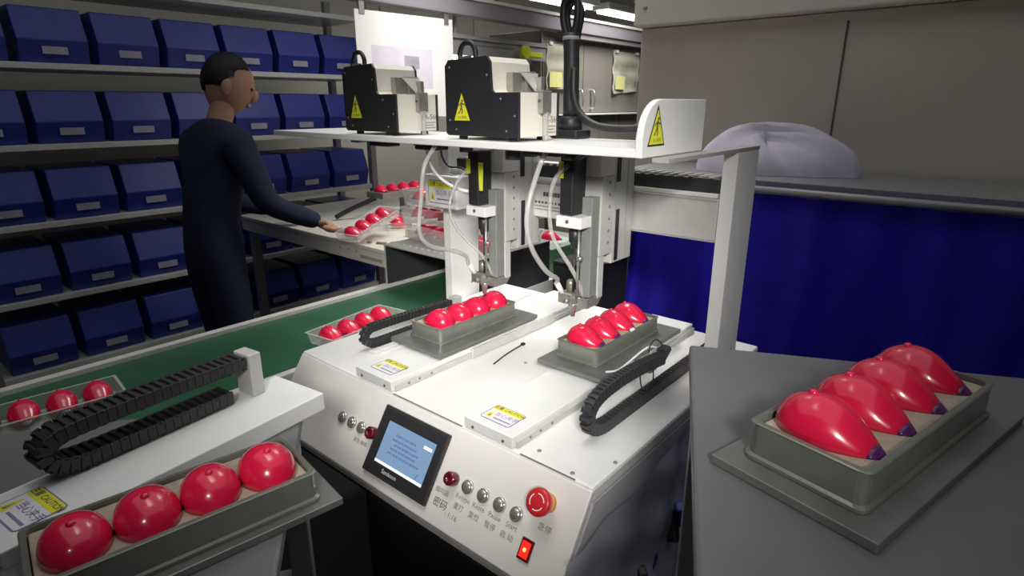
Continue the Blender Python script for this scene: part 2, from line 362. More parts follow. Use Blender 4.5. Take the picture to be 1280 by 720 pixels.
# two linear axes on the bed, with covers, moving plates and drag chains
def axis_cover(x0, x1, lab):
    b = new(); box(b, (x0, 0.692, BZ + 0.001), (x1, 1.43, BZ + 0.024), 0.0015); c = obj('axis_cover', b, 'cover_alu', rob)
    b = new(); box(b, (x1 + 0.0005, 0.70, BZ + 0.001), (x1 + 0.006, 1.43, BZ + 0.014), 0.001); obj('side_rail', b, 'aluminium', c)
    for fx in (x0 + 0.022, x1 - 0.022):
        b = new(); lathe(b, [(0.003, 0), (0.003, 0.0012), (0, 0.0012)], (fx, 0.6918, BZ + 0.009), (0, -1, 0), 10); obj('screw', b, 'ink', c)
    for fy in (0.735, 0.765, 0.80):
        b = new(); lathe(b, [(0.0028, 0), (0.0028, 0.001), (0, 0.001)], (x1 + 0.006, fy, BZ + 0.008), (1, 0, 0), 8); obj('screw', b, 'ink_soft', c)
    warn_label((lab, 0.711, BZ + 0.024), X3, Y3, 0.072, 0.054, c)
axis_cover(-1.045, -0.922, -1.020)
axis_cover(-0.706, -0.588, -0.686)
def plate(x0, x1, y0, y1):
    b = new(); box(b, (x0, y0, 0.980), (x1, y1, 0.990), 0.0012); p = obj('fixture_plate', b, 'steel_plate', rob)
    b = new(); box(b, (x0 + 0.03, y0 + 0.05, 0.9745), (x1 - 0.03, y1 - 0.05, 0.9798)); obj('slider_block', b, 'dark_alu', p)
plate(-1.092, -0.918, 0.828, 1.185)
plate(-0.742, -0.578, 0.958, 1.335)
b = new(); box(b, (-0.9155, 0.925, 0.9515), (-0.9095, 1.25, 0.976), 0.002); obj('guide_strip', b, 'aluminium', rob)
LINK = {}
def chain(path, x, wd, th, parent, pitch=0.0115):
    """drag chain in the plane x = const; path = (y,z) centre line"""
    P = spline([(x, y, z) for y, z in path], 10)
    b = new(); hw = wd / 2 - 0.003; ht = th / 2 - 0.004
    rows = []
    for i, p in enumerate(P):
        d = (P[min(i + 1, len(P) - 1)] - P[max(i - 1, 0)]).normalized(); n = Vector((0, -d.z, d.y))
        rows.append([b.verts.new(p + X3 * sx * hw + n * sn * ht) for sx, sn in ((-1, -1), (1, -1), (1, 1), (-1, 1))])
    for a, c in zip(rows, rows[1:]):
        for k in range(4): b.faces.new([a[k], a[(k + 1) % 4], c[(k + 1) % 4], c[k]])
    b.faces.new(rows[0]); b.faces.new(rows[-1]); bmesh.ops.recalc_face_normals(b, faces=b.faces[:])
    ch = obj('cable_chain', b, 'chain_black', parent)
    key = (wd, th)
    if key not in LINK:
        lb = new(); box(lb, (-wd / 2, -pitch * 0.485, -th / 2), (-wd / 2 + 0.004, pitch * 0.485, th / 2), 0.0008, 1)
        box(lb, (wd / 2 - 0.004, -pitch * 0.485, -th / 2), (wd / 2, pitch * 0.485, th / 2), 0.0008, 1)
        box(lb, (-wd / 2, -pitch * 0.25, th / 2 - 0.003), (wd / 2, pitch * 0.25, th / 2 + 0.0002), 0.0005, 1)
        box(lb, (-wd / 2, -pitch * 0.25, -th / 2 - 0.0002), (wd / 2, pitch * 0.25, -th / 2 + 0.003), 0.0005, 1)
        me = bpy.data.meshes.new('chain_link'); lb.to_mesh(me); lb.free(); me.materials.append(MATS['chain_black']); LINK[key] = me
    acc = pitch / 2; off = ROOTLOC[root_of(parent).name]
    for a, c in zip(P, P[1:]):
        seg = (c - a).length; d = (c - a).normalized(); t = acc
        while t < seg:
            o = bpy.data.objects.new('chain_link', LINK[key]); COL.objects.link(o); o.parent = ch
            o.location = a + d * t - off; o.rotation_euler = (math.atan2(d.z, d.y), 0, 0); t += pitch
        acc = t - seg
    return ch
c1 = chain([(0.985, 0.9615), (0.90, 0.9615), (0.83, 0.9615), (0.804, 0.967), (0.790, 0.983), (0.799, 0.998), (0.82, 1.004), (0.92, 1.004), (1.085, 1.000)], -1.148, 0.018, 0.020, rob)
b = new(); box(b, (-1.160, 1.087, 0.988), (-1.134, 1.115, 1.015), 0.002); obj('chain_end', b, 'aluminium', rob)
b = new(); box(b, (-1.165, 1.095, BZ + 0.001), (-1.155, 1.11, 0.988)); box(b, (-1.160, 1.092, 0.9845), (-1.093, 1.113, 0.9875)); obj('chain_bracket', b, 'aluminium', rob)
b = new(); box(b, (-1.128, 0.79, BZ + 0.0005), (-1.108, 1.40, BZ + 0.007), 0.001); obj('chain_guide', b, 'rail_white', rob)
c2 = chain([(1.40, 0.963), (1.1, 0.963), (0.90, 0.963), (0.845, 0.964), (0.808, 0.975), (0.793, 0.998), (0.802, 1.020), (0.835, 1.034), (0.90, 1.038), (0.98, 1.034), (1.075, 1.023)], -0.500, 0.020, 0.024, rob)
b = new(); prism(b, [(-0.515, 1.078, 1.009), (-0.515, 1.110, 1.030), (-0.515, 1.100, 1.041), (-0.515, 1.078, 1.038)], (0.018, 0, 0)); obj('chain_end', b, 'chain_black', rob)
b = new(); box(b, (-0.577, 1.06, 0.984), (-0.5185, 1.09, 0.988)); box(b, (-0.522, 1.06, 0.988), (-0.5185, 1.09, 1.035)); obj('chain_bracket', b, 'aluminium', rob)
b = new(); tube(b, [(-0.51, 1.03, 1.046), (-0.51, 1.035, 1.060), (-0.51, 1.055, 1.066), (-0.51, 1.075, 1.056), (-0.51, 1.09, 1.044)], 0.0014, 6); obj('wire', b, 'black_plastic', rob)
b = new(); tube(b, [(-0.493, 0.965, 1.025), (-0.490, 0.968, 1.0), (-0.489, 0.985, 0.986), (-0.489, 1.005, 0.985), (-0.490, 1.018, 0.998), (-0.493, 1.018, 1.025)], 0.0014, 6); obj('wire', b, 'black_plastic', rob)
b = new(); tube(b, [(-0.585, 0.99, 0.993), (-0.56, 1.005, 1.003), (-0.52, 1.035, 1.050), (-0.508, 1.06, 1.048)], 0.0022, 6); obj('wire', b, 'label_white', rob)
# small screws and marks on the bed
for x, y in ((-0.468, 0.703), (-0.43, 0.775), (-0.814, 1.173), (-0.55, 0.72), (-0.80, 0.99)):
    b = new(); lathe(b, [(0.004, 0.0004), (0.0035, 0.0018), (0, 0.0022)], (x, y, BZ), Z3, 10); obj('screw', b, 'dark_alu', rob)

# gantry
def column(x0):
    b = new(); box(b, (x0, 1.205, BZ + 0.001 if x0 > -1.2 else 0.775), (x0 + 0.03, 1.325, 1.438), 0.002); c = obj('column', b, 'white_paint', rob)
    b = new(); lathe(b, [(0.003, 0), (0.003, 0.001), (0, 0.001)], (x0 + 0.03, 1.29, 0.99), X3, 8); obj('screw', b, 'ink_soft', c)
    b = new(); box(b, (x0, 0.90, 1.4385), (x0 + 0.03, 1.325, 1.4455)); obj('shelf_bracket', b, 'edge_grey', c)
column(-1.296); column(-0.465)
b = new(); box(b, (-1.265, 1.205, 1.250), (-0.466, 1.265, 1.342), 0.002); beam = obj('cross_beam', b, 'aluminium', rob)
b = new(); box(b, (-1.26, 1.2035, 1.336), (-0.468, 1.2049, 1.3415)); box(b, (-1.26, 1.2035, 1.2505), (-0.468, 1.2049, 1.2555)); obj('beam_edge', b, 'edge_grey', beam)
b = new(); box(b, (-1.26, 1.207, 1.343), (-0.47, 1.262, 1.352), 0.001); obj('belt_track', b, 'rail_white', beam)
b = new(); box(b, (-1.24, 1.212, 1.3525), (-0.47, 1.256, 1.382), 0.002); bch = obj('beam_chain', b, 'chain_black', rob)
x = -1.23
while x < -0.49:
    b = new(); prism(b, [(x, 1.211, 1.3825), (x + 0.009, 1.211, 1.3825), (x + 0.017, 1.257, 1.3825), (x + 0.008, 1.257, 1.3825)], (0, 0, 0.004)); obj('chain_rib', b, 'aluminium', bch); x += 0.023
# name plate on the beam
b = new(); box(b, (-0.965, 1.2005, 1.253), (-0.835, 1.2034, 1.334), 0.0006); np_ = obj('name_plate', b, 'cover_alu', beam)
o0 = Vector((-0.965, 1.2003, 1.253)); b = new()
random.seed(3)
for x0, x1, z0, h in ((0.048, 0.098, 0.053, 0.011),):
    x = x0
    while x < x1: flat(b, rect(x, z0, x + 0.0075, z0 + h), o0, X3, Z3, 0.0, 0.0002); x += 0.0088
for x0, x1, z0, h, st in ((0.022, 0.098, 0.034, 0.006, 0.0105), (0.022, 0.098, 0.0255, 0.003, 0.006), (0.022, 0.098, 0.0175, 0.003, 0.006)):
    x = x0
    while x < x1:
        wd = st * random.uniform(0.45, 0.8); flat(b, rect(x, z0, x + wd, z0 + h), o0, X3, Z3, 0.0, 0.0002); x += st
obj('plate_print', b, 'ink', beam)
# motor cover at the left end of the beam
b = new(); box(b, (-1.312, 1.150, 1.246), (-1.180, 1.2035, 1.338), 0.004); mc = obj('motor_cover', b, 'white_paint', rob)
warn_label((-1.296, 1.1498, 1.258), X3, Z3, 0.10, 0.066, mc)
b = new(); box(b, (-1.29, 1.165, 1.3385), (-1.21, 1.185, 1.340)); obj('vent_slot', b, 'dark_alu', mc)
b = new(); box(b, (-1.345, 1.235, 1.35), (-1.298, 1.33, 1.43), 0.004); obj('cable_box', b, 'label_white', rob)
b = new(); box(b, (-1.262, 1.268, 1.345), (-1.20, 1.33, 1.437), 0.004); obj('cable_box', b, 'label_white', rob)
b = new(); tube(b, [(-1.25, 1.16, 1.44), (-1.255, 1.17, 1.39), (-1.24, 1.18, 1.362), (-1.20, 1.185, 1.36), (-1.17, 1.185, 1.352)], 0.0028, 8); obj('wire', b, 'black_plastic', rob)

b = new(); box(b, (-0.975, 1.214, 1.3868), (-0.865, 1.252, 1.3885)); obj('paper_strip', b, 'label_white', bch)
# screwdriver heads
def head(xh, yh, dz, hoses):
    T = Vector((xh, yh, dz))
    def bb(lo, hi, bev=0.001): return box(new(), Vector(lo) + T, Vector(hi) + T, bev)
    act = obj('z_actuator', bb((-0.035, 0.085, 1.19), (0.040, 0.170, 1.438), 0.002), 'aluminium', rob)
    obj('slot_cover', bb((0.0402, 0.092, 1.37), (0.0412, 0.108, 1.436), 0), 'black_plastic', act)
    obj('slot_cover', bb((0.0402, 0.096, 1.195), (0.0412, 0.110, 1.31), 0), 'black_plastic', act)
    obj('profile_groove', bb((0.0402, 0.138, 1.195), (0.0409, 0.141, 1.436), 0), 'edge_grey', act)
    sl = obj('slide_plate', bb((-0.02, 0.034, 1.215), (0.041, 0.084, 1.385), 0.0015), 'aluminium', rob)
    obj('upper_block', bb((-0.012, 0.026, 1.3855), (0.041, 0.084, 1.437), 0.002), 'cover_alu', sl)
    for k in range(6):
        b = new(); lathe(b, [(0.0036, 0), (0.0036, 0.0008), (0.0020, 0.0009), (0, 0.0004)], T + Vector((0.041, 0.066, 1.372 - k * 0.026)), X3, 10); obj('bolt', b, 'dark_alu', sl)
    arm = obj('tool_arm', bb((0.012, 0.004, 1.128), (0.038, 0.0335, 1.345), 0.002), 'dark_alu', rob)
    obj('arm_face', bb((0.016, 0.034, 1.120), (0.040, 0.056, 1.214), 0.002), 'aluminium', arm)
    b = new(); prism(b, [T + Vector(p) for p in ((0.012, -0.004, 1.105), (0.012, 0.040, 1.105), (0.012, 0.054, 1.119), (0.012, 0.050, 1.127), (0.012, -0.004, 1.127))], (0.027, 0, 0), 0.0015); obj('arm_foot', b, 'jaw_steel', arm)
    drv = obj('screwdriver', bb((-0.022, -0.030, 1.309), (0.012, 0.018, 1.437), 0.004), 'black_plastic', rob)
    drv['label'] = 'black electric screwdriver body'
    obj('clamp', bb((-0.027, -0.034, 1.284), (0.036, 0.022, 1.308), 0.002), 'cover_alu', drv)
    b = new(); lathe(b, [(0.004, 0), (0.004, 0.0012), (0, 0.0012)], T + Vector((0.002, -0.034, 1.297)), (0, -1, 0), 10); obj('screw', b, 'ink', drv)
    b = new(); lathe(b, [(0.0135, 1.2835), (0.0135, 1.250), (0.010, 1.246), (0.008, 1.236), (0.0035, 1.232)], T, Z3, 16); obj('chuck', b, 'black_plastic', drv)
    b = new(); lathe(b, [(0.0024, 1.233), (0.0024, 1.128)], T, Z3, 8); obj('bit', b, 'black_plastic', drv)
    b = new(); lathe(b, [(0.0075, 1.214), (0.0075, 1.222)], T + Vector((0.022, -0.012, 0)), Z3, 8); 
    tube(b, [T + Vector((0.018, -0.012, 1.28)), T + Vector((0.018, -0.012, 1.13))], 0.003, 8, 0); obj('guide_rod', b, 'jaw_steel', drv)
    obj('cable_tag', bb((-0.0225, -0.034, 1.385), (-0.012, -0.0305, 1.418), 0), 'tag_yellow', drv)
    jw = obj('screw_jaw', bb((-0.026, -0.022, 1.112), (0.0115, 0.020, 1.136), 0.003), 'jaw_steel', rob)
    b = new(); lathe(b, [(0.012, 1.112), (0.010, 1.104), (0.0075, 1.100), (0.0048, 1.080), (0.0035, 1.080)], T, Z3, 16); obj('nozzle', b, 'jaw_steel', jw)
    b = new(); tube(b, [T + Vector((-0.018, -0.016, 1.134)), T + Vector((-0.024, -0.030, 1.160))], 0.006, 10, 0); obj('feed_port', b, 'cover_alu', jw)
    b = new(); lathe(b, [(0.009, 0), (0.009, 0.02), (0.006, 0.024)], T + Vector((-0.012, 0.006, 1.1365)), Z3, 12); obj('jaw_knuckle', b, 'jaw_steel', jw)
    b = new(); lathe(b, [(0.005, 0), (0.005, 0.012), (0, 0.013)], T + Vector((0.004, -0.0225, 1.124)), (0, -1, 0), 8); obj('jaw_pin', b, 'jaw_steel', jw)
    for hp, r in hoses:
        b = new(); tube(b, hp, r, 10); obj('feed_hose', b, 'hose_clear', rob)
head(-0.985, 1.05, -0.012, [
    ([(-0.985, 0.90, 1.444), (-0.985, 0.865, 1.40), (-0.985, 0.852, 1.33), (-0.985, 0.843, 1.262), (-0.985, 0.872, 1.225), (-0.985, 0.935, 1.203), (-0.992, 0.99, 1.178), (-1.009, 1.018, 1.148)], 0.0048),
    ([(-0.962, 1.09, 1.424), (-0.99, 1.06, 1.415), (-1.015, 1.0, 1.36), (-1.015, 0.965, 1.30), (-1.01, 0.985, 1.24), (-0.975, 1.035, 1.17), (-0.963, 1.055, 1.12)], 0.0038)])
head(-0.700, 1.03, 0.0, [
    ([(-0.70, 0.925, 1.444), (-0.70, 0.905, 1.42), (-0.70, 0.875, 1.36), (-0.70, 0.866, 1.31), (-0.70, 0.884, 1.258), (-0.70, 0.93, 1.205), (-0.705, 0.975, 1.178), (-0.724, 1.0, 1.16)], 0.005),
    ([(-0.672, 1.06, 1.438), (-0.69, 1.02, 1.425), (-0.722, 0.985, 1.385), (-0.735, 0.985, 1.325), (-0.728, 0.99, 1.26), (-0.695, 1.02, 1.185), (-0.678, 1.04, 1.125)], 0.0045)])
b = new(); prism(b, [(-0.965, 1.015, 1.335), (-0.957, 1.015, 1.335), (-0.955, 1.015, 1.40), (-0.967, 1.015, 1.40)], (0, 0.004, 0)); obj('cable_tag', b, 'tag_yellow', rob)
for hx, hy in ((-0.962, 1.10), (-0.99, 1.0), (-0.78, 0.92), (-0.69, 0.99), (-0.80, 1.0)):
    b = new(); lathe(b, [(0.016, 1.424), (0.016, 1.4445)], (hx, hy, 0), Z3, 12); obj('cable_gland', b, 'black_plastic', rob)
for k, (hx, hy) in enumerate(((-1.20, 0.93), (-1.02, 0.92), (-1.12, 1.0), (-0.72, 0.96))):
    b = new(); box(b, (hx - 0.035, hy - 0.02, 1.432), (hx + 0.035, hy + 0.02, 1.4445), 0.003); obj('cable_clip', b, 'black_plastic', rob)
b = new(); tube(b, [(-1.12, 0.99, 1.432), (-1.10, 1.0, 1.37), (-1.05, 1.03, 1.33), (-1.0, 1.08, 1.32)], 0.004, 8); obj('wire', b, 'label_white', rob)

# shelf with curved end bracket
SZ = 1.460
b = new(); box(b, (-1.62, 0.872, 1.446), (-0.482, 1.105, SZ), 0.002); shelf = obj('shelf', b, 'white_paint', rob)
prof = [(0.872, 1.446), (0.872, 1.478)]
for k in range(9):
    a = k / 8 * math.pi / 2; prof.append((0.872 + 0.062 * (1 - math.cos(a)), 1.478 + 0.060 * math.sin(a)))
prof += [(1.105, 1.538), (1.105, 1.446)]
b = new(); prism(b, [(-0.4815, y, z) for y, z in prof], (0.012, 0, 0), 0.0012); obj('end_bracket', b, 'white_paint', shelf)
sign_triangle((-0.4695, 0.893, 1.4665), Y3, Z3, 0.050, 0.055, shelf)
# cable mast on the shelf
b = new(); box(b, (-0.785, 1.045, SZ + 0.0005), (-0.715, 1.10, 1.478), 0.004); lathe(b, [(0.026, 1.478), (0.024, 1.500), (0.019, 1.506)], (-0.752, 1.075, 0), Z3, 20); mast = obj('cable_mast', b, 'black_plastic', rob)
b = new(); tube(b, [(-0.752, 1.075, 1.506), (-0.753, 1.075, 1.60), (-0.756, 1.075, 1.668)], 0.0165, 16, 4); obj('conduit', b, 'black_panel', mast)
b = new(); lathe(b, [(0.0172, 1.655), (0.0172, 1.662)], (-0.756, 1.075, 0), Z3, 16); obj('cable_band', b, 'edge_grey', mast)
for dy, dz in ((0.0, 0.0), (0.012, -0.012)):
    b = new(); tube(b, [(-0.764, 1.072 + dy, 1.640), (-0.766, 1.072 + dy, 1.664), (-0.774, 1.072 + dy, 1.695), (-0.772, 1.072 + dy, 1.727 + dz), (-0.757, 1.072 + dy, 1.742 + dz), (-0.742, 1.072 + dy, 1.727 + dz), (-0.740, 1.072 + dy, 1.695), (-0.747, 1.072 + dy, 1.664), (-0.749, 1.072 + dy, 1.640)], 0.0075, 10); obj('cable', b, 'black_plastic', mast)
b = new(); tube(b, [(-0.742, 1.068, 1.60), (-0.735, 1.06, 1.55), (-0.715, 1.055, 1.512), (-0.67, 1.05, 1.488), (-0.61, 1.06, 1.483), (-0.56, 1.075, 1.49), (-0.52, 1.085, 1.498), (-0.483, 1.09, 1.50)], 0.0075, 12); obj('cable', b, 'black_plastic', mast)

# ------------------------------------------------------------------ screw feeders on the shelf
def feeder(x0, label):
    y0 = 0.885; z0 = SZ + 0.008; t = thing('screw_feeder', (x0 + 0.09, y0 + 0.06, SZ), label, 'screw feeder', 'screw feeders on the shelf')
    L, Hh, S1, S2, D = 0.196, 0.150, 0.128, 0.083, 0.128
    pts = [(0.0, 0.004), (0.006, 0.0), (L, 0.0), (L, S2), (S1 + 0.006, S2), (S1, S2 + 0.006), (S1 - 0.004, Hh - 0.010), (S1 - 0.012, Hh), (0.01, Hh - 0.004), (0.0, Hh - 0.016)]
    for yy in (y0, y0 + D - 0.006):
        b = new(); prism(b, [(x0 + p[0], yy, z0 + p[1]) for p in pts], (0, 0.006, 0), 0.0008); sp = obj('side_panel', b, 'black_panel', t)
        if yy == y0:
            for sx, sz in ((0.014, Hh - 0.018), (S1 - 0.012, Hh - 0.035), (0.012, 0.03), (0.03, 0.012), (L - 0.03, 0.012), (L - 0.045, S2 - 0.012), (L - 0.01, 0.04)):
                b = new(); lathe(b, [(0.0024, 0), (0.002, 0.001), (0, 0.0012)], (x0 + sx, yy, z0 + sz), (0, -1, 0), 8); obj('screw', b, 'dark_alu', sp)
    q = [(x0 + p[0] * 0.985 + 0.001, y0 + 0.0062, z0 + p[1] * 0.985 + 0.001) for p in pts]
    b = new(); prism(b, q, (0, D - 0.0126, 0)); obj('housing', b, 'cream_paint', t)
    b = new()   # hopper opening: block, tilted scoop, outlet
    box(b, (x0 + S1 - 0.001, y0 + 0.045, z0 + S2 + 0.0005), (x0 + S1 + 0.016, y0 + 0.078, z0 + S2 + 0.038), 0.001); obj('rail_block', b, 'jaw_steel', t)
    b = new(); box(b, (x0 + S1 - 0.001, y0 + 0.079, z0 + S2 + 0.0005), (x0 + S1 + 0.024, y0 + 0.108, z0 + S2 + 0.040), 0.001); obj('hopper', b, 'dark_alu', t)
    b = new(); prism(b, [(x0 + S1 + 0.026, y0 + 0.055, z0 + S2 + 0.037), (x0 + S1 + 0.026, y0 + 0.108, z0 + S2 + 0.037), (x0 + S1 + 0.038, y0 + 0.086, z0 + S2 + 0.003)], (0.003, 0, 0)); obj('guide_funnel', b, 'aluminium', t)
    b = new(); box(b, (x0 + S1 + 0.03, y0 + 0.092, z0 + S2 + 0.001), (x0 + S1 + 0.05, y0 + 0.102, z0 + S2 + 0.03), 0.001); obj('rail_tip', b, 'jaw_steel', t)
    b = new(); box(b, (x0 + L + 0.0005, y0 + 0.058, z0 + S2 - 0.038), (x0 + L + 0.012, y0 + 0.086, z0 + S2 + 0.004), 0.001); ou = obj('outlet', b, 'jaw_steel', t)
    b = new(); lathe(b, [(0.003, 0), (0.003, 0.0015), (0, 0.0016)], (x0 + L + 0.004, y0 + 0.058, z0 + S2 - 0.015), (0, -1, 0), 8); obj('screw', b, 'ink', ou)
    b = new(); tube(b, [(x0 + L + 0.007, y0 + 0.074, z0 + S2 - 0.036), (x0 + L + 0.007, y0 + 0.074, z0 + 0.02), (x0 + L + 0.007, y0 + 0.074, SZ + 0.001)], 0.0055, 10, 4); obj('drop_tube', b, 'hose_clear', t)
    hy = y0 + 0.012
    b = new(); tube(b, [(x0 + 0.034, hy, z0 + Hh - 0.006), (x0 + 0.034, hy, z0 + Hh + 0.010), (x0 + 0.042, hy, z0 + Hh + 0.023), (x0 + 0.055, hy, z0 + Hh + 0.027), (x0 + 0.068, hy, z0 + Hh + 0.023), (x0 + 0.076, hy, z0 + Hh + 0.010), (x0 + 0.076, hy, z0 + Hh - 0.006)], 0.0052, 10); obj('handle', b, 'black_plastic', t)
    b = new(); box(b, (x0 + 0.042, y0 + 0.001, z0 + Hh - 0.006), (x0 + 0.068, y0 + 0.010, z0 + Hh + 0.002)); obj('handle_plate', b, 'chrome', t)
    for fx in (0.03, L - 0.03):
        for fy in (0.02, D - 0.02):
            b = new(); lathe(b, [(0.009, 0.0005), (0.009, 0.0078)], (x0 + fx, y0 + fy, SZ), Z3, 12); obj('foot', b, 'black_plastic', t)
    sign_triangle((x0 + 0.026, y0 - 0.0003, z0 + 0.030), X3, Z3, 0.044, 0.052, t)
    text('model_print', 'FA-560', 0.017, (x0 + L - 0.001, y0 + 0.101, z0 + 0.032), Y3, Z3, 'ink', t, 0.0008)
    b = new()
    for k, wd in enumerate((0.030, 0.024, 0.030)): flat(b, rect(0.088, 0.019 - k * 0.006, 0.088 + wd, 0.0205 - k * 0.006), (x0 + L - 0.001, y0, z0), Y3, Z3, 0.0006, 0.0002)
    obj('small_print', b, 'ink_soft', t)
feeder(-0.933, 'black-sided screw feeder on the robot shelf next to the black cable mast')
feeder(-1.290, 'black-sided screw feeder on the robot shelf in front of the white hanging sheet')

# ------------------------------------------------------------------ trays and red shells
def shell_meshes():
    L, W, H = 0.101, 0.0655, 0.037
    def ring(u):
        x = -L / 2 + L * u
        s = max(0.0, (1 - ((0.40 - u) / 0.40) ** 2)) ** 0.5 if u < 0.40 else max(0.0, math.cos((u - 0.40) / 0.60 * math.pi / 2)) ** 0.70
        return x, max(s, 0.02), max(s, 0.02) ** (0.9 if u < 0.40 else 1.9)
    def strip(us):
        b = new(); rows = []
        for u in us:
            x, s, sh = ring(u); n = 14; row = []
            for k in range(n + 1):
                a = math.pi * k / n
                row.append(b.verts.new((x, -math.cos(a) * W / 2 * s, math.sin(a) ** 0.9 * H * sh)))
            rows.append(row)
        for a, c in zip(rows, rows[1:]):
            for k in range(len(a) - 1): b.faces.new([a[k], c[k], c[k + 1], a[k + 1]]).smooth = True
            b.faces.new([a[0], a[-1], c[-1], c[0]])
        b.faces.new(rows[0]); b.faces.new(rows[-1]); bmesh.ops.recalc_face_normals(b, faces=b.faces[:]); return b
    N = 14
    body = strip([i / N * 0.88 if i else 0.004 for i in range(N + 1)]); tip = strip([0.88 + i / 4 * 0.118 for i in range(5)])
    kn = new(); lathe(kn, [(0.005, -0.004), (0.0045, 0.002), (0.003, 0.004), (0, 0.0046)], (-0.020, 0.0, 0.0345), Z3, 10)
    out = []
    for nm, b, m in (('shell', body, 'red_shell'), ('tip', tip, 'purple_tip'), ('knob', kn, 'red_shell')):
        me = bpy.data.meshes.new(nm); b.to_mesh(me); b.free(); me.materials.append(MATS[m]); out.append((nm, me))
    return out
SHELL = shell_meshes()
def shell(loc, rz, label, group, scale=1.0, rx=0.0, ry=0.0):
    t = thing('red_shell', loc, label, 'plastic shell', group); t.rotation_euler = (rx, ry, rz); t.scale = (scale,) * 3
    for nm, me in SHELL:
        o = bpy.data.objects.new(nm, me); COL.objects.link(o); o.parent = t
        if nm == 'tip': o['label'] = 'dark purple pointed end'
    return t
TRAY = None
def fixture_tray(loc, rz, lx, ly, label):
    """grey box fixture, lx across, ly along, height 38 mm; local coordinates"""
    t = thing('fixture_tray', (0, 0, 0), label, 'tray', 'grey fixture trays')
    H = 0.039; e = 0.006
    b = new()
    def rr(sx, sy, z, r=0.009):
        out = []
        for cx, cy, a0 in ((sx - r, sy - r, 0), (-sx + r, sy - r, 90), (-sx + r, -sy + r, 180), (sx - r, -sy + r, 270)):
            for k in range(4): a = R(a0 + k * 30); out.append(b.verts.new((cx + r * math.cos(a), cy + r * math.sin(a), z)))
        return out
    loops = [rr(lx / 2 + 0.002, ly / 2 + 0.002, 0.0005), rr(lx / 2 + 0.002, ly / 2 + 0.002, 0.004), rr(lx / 2 - 0.001, ly / 2 - 0.001, 0.006), rr(lx / 2 - 0.0015, ly / 2 - 0.0015, H - 0.003), rr(lx / 2 + 0.0005, ly / 2 + 0.0005, H - 0.001), rr(lx / 2 - 0.001, ly / 2 - 0.001, H), rr(lx / 2 - e, ly / 2 - e, H), rr(lx / 2 - e, ly / 2 - e, 0.020)]
    for a, c in zip(loops, loops[1:]):
        for k in range(16): b.faces.new([a[k], a[(k + 1) % 16], c[(k + 1) % 16], c[k]])
    b.faces.new(loops[0][::-1]); b.faces.new(loops[-1]); bmesh.ops.recalc_face_normals(b, faces=b.faces[:])
    obj('tray_wall', b, 'tray_grey', t)
    b = new(); box(b, (-lx / 2 + e + .0008, -ly / 2 + e + .0008, 0.0205), (lx / 2 - e - .0008, ly / 2 - e - .0008, 0.0335), 0.002); obj('filling', b, 'filling', t)
    t.location = loc; t.rotation_euler = (0, 0, rz); return t
def fill_tray(loc, rz, ly, flip, label, group, sc, dx=0.0):
    M = Matrix.Translation(loc) @ Matrix.Rotation(rz, 4, 'Z')
    for k in range(4):
        p = M @ Vector((dx, (k - 1.5) * (ly - 0.022) / 4, 0.0336))
        shell(p, rz + (math.pi if flip else 0) + random.uniform(-0.06, 0.06), label, group, sc * random.uniform(0.98, 1.02))
fixture_tray((-1.010, 1.004, 0.990), 0, 0.110, 0.276, 'grey fixture tray under the screwdriver jaw, beside the chain next to the green conveyor')
fill_tray((-1.010, 1.004, 0.990), 0, 0.276, True, 'red plastic shell in the grey tray beside the green conveyor belt', 'shells in the tray by the conveyor', 0.98)
fixture_tray((-0.668, 1.142, 0.990), 0, 0.108, 0.286, 'grey fixture tray on the steel plate beside the chain with loose wires')
fill_tray((-0.668, 1.142, 0.990), 0, 0.286, False, 'red plastic shell with purple tip in the tray beside the loose-wired chain', 'shells in the tray by the loose-wired chain', 0.99)
b = new(); tube(b, [(-0.618, 1.145, 1.031), (-0.614, 1.152, 1.034), (-0.616, 1.16, 1.031)], 0.004, 6)
solo('hot_glue_blob', b, 'label_white', (-0.617, 1.15, 1.0295), 'small shiny glue blob on the rim of a grey fixture tray', 'glue blob')
# cable tie
tie = thing('cable_tie', (-0.862, 1.0, BZ), 'thin black cable tie lying on the white machine bed', 'cable tie')
b = new(); tube(b, [(-0.851, 0.934, BZ + 0.0022), (-0.866, 1.0, BZ + 0.0024), (-0.873, 1.064, BZ + 0.003)], 0.0018, 6); obj('strap', b, 'black_plastic', tie)
b = new(); box(b, (-0.878, 1.064, BZ + 0.0005), (-0.869, 1.074, BZ + 0.0065), 0.0012); obj('tie_head', b, 'black_plastic', tie)

# ------------------------------------------------------------------ plastic bag hanging at the corner of the machine
def sheet(name, nx, ny, fn, m, loc, parent=None, th=0.0):
    b = new(); g = [[b.verts.new(fn(i / nx, j / ny)) for j in range(ny + 1)] for i in range(nx + 1)]
    for i in range(nx):
        for j in range(ny): b.faces.new([g[i][j], g[i + 1][j], g[i + 1][j + 1], g[i][j + 1]]).smooth = True
    return b
bag = thing('plastic_bag', (-0.36, 0.72, 0.70), 'crumpled clear plastic bag of dark blue parts hanging on the machine side', 'plastic bag')
def bagf(side):
    def f(u, v):
        y = 0.60 + 0.42 * u; z = 0.925 - 0.40 * v
        bulge = (math.sin(math.pi * min(max(u, 0), 1)) ** 0.6) * (0.005 + 0.022 * v ** 1.5)
        cr = 0.003 * math.sin(17 * u + 9 * v) + 0.003 * math.sin(23 * v - 11 * u + 1.3) + random.uniform(-0.0028, 0.0028) * max(0.0, v - 0.15)
        return Vector((-0.412 + (bulge * 2 if side else 0.0) + 0.004 + (cr if side else 0), y + 0.01 * math.sin(7 * v), z - 0.05 * (1 - u)))
    return f
random.seed(4); obj('bag_film', sheet('f', 34, 40, bagf(1), 'bag_plastic', None), 'bag_plastic', bag)
random.seed(11)
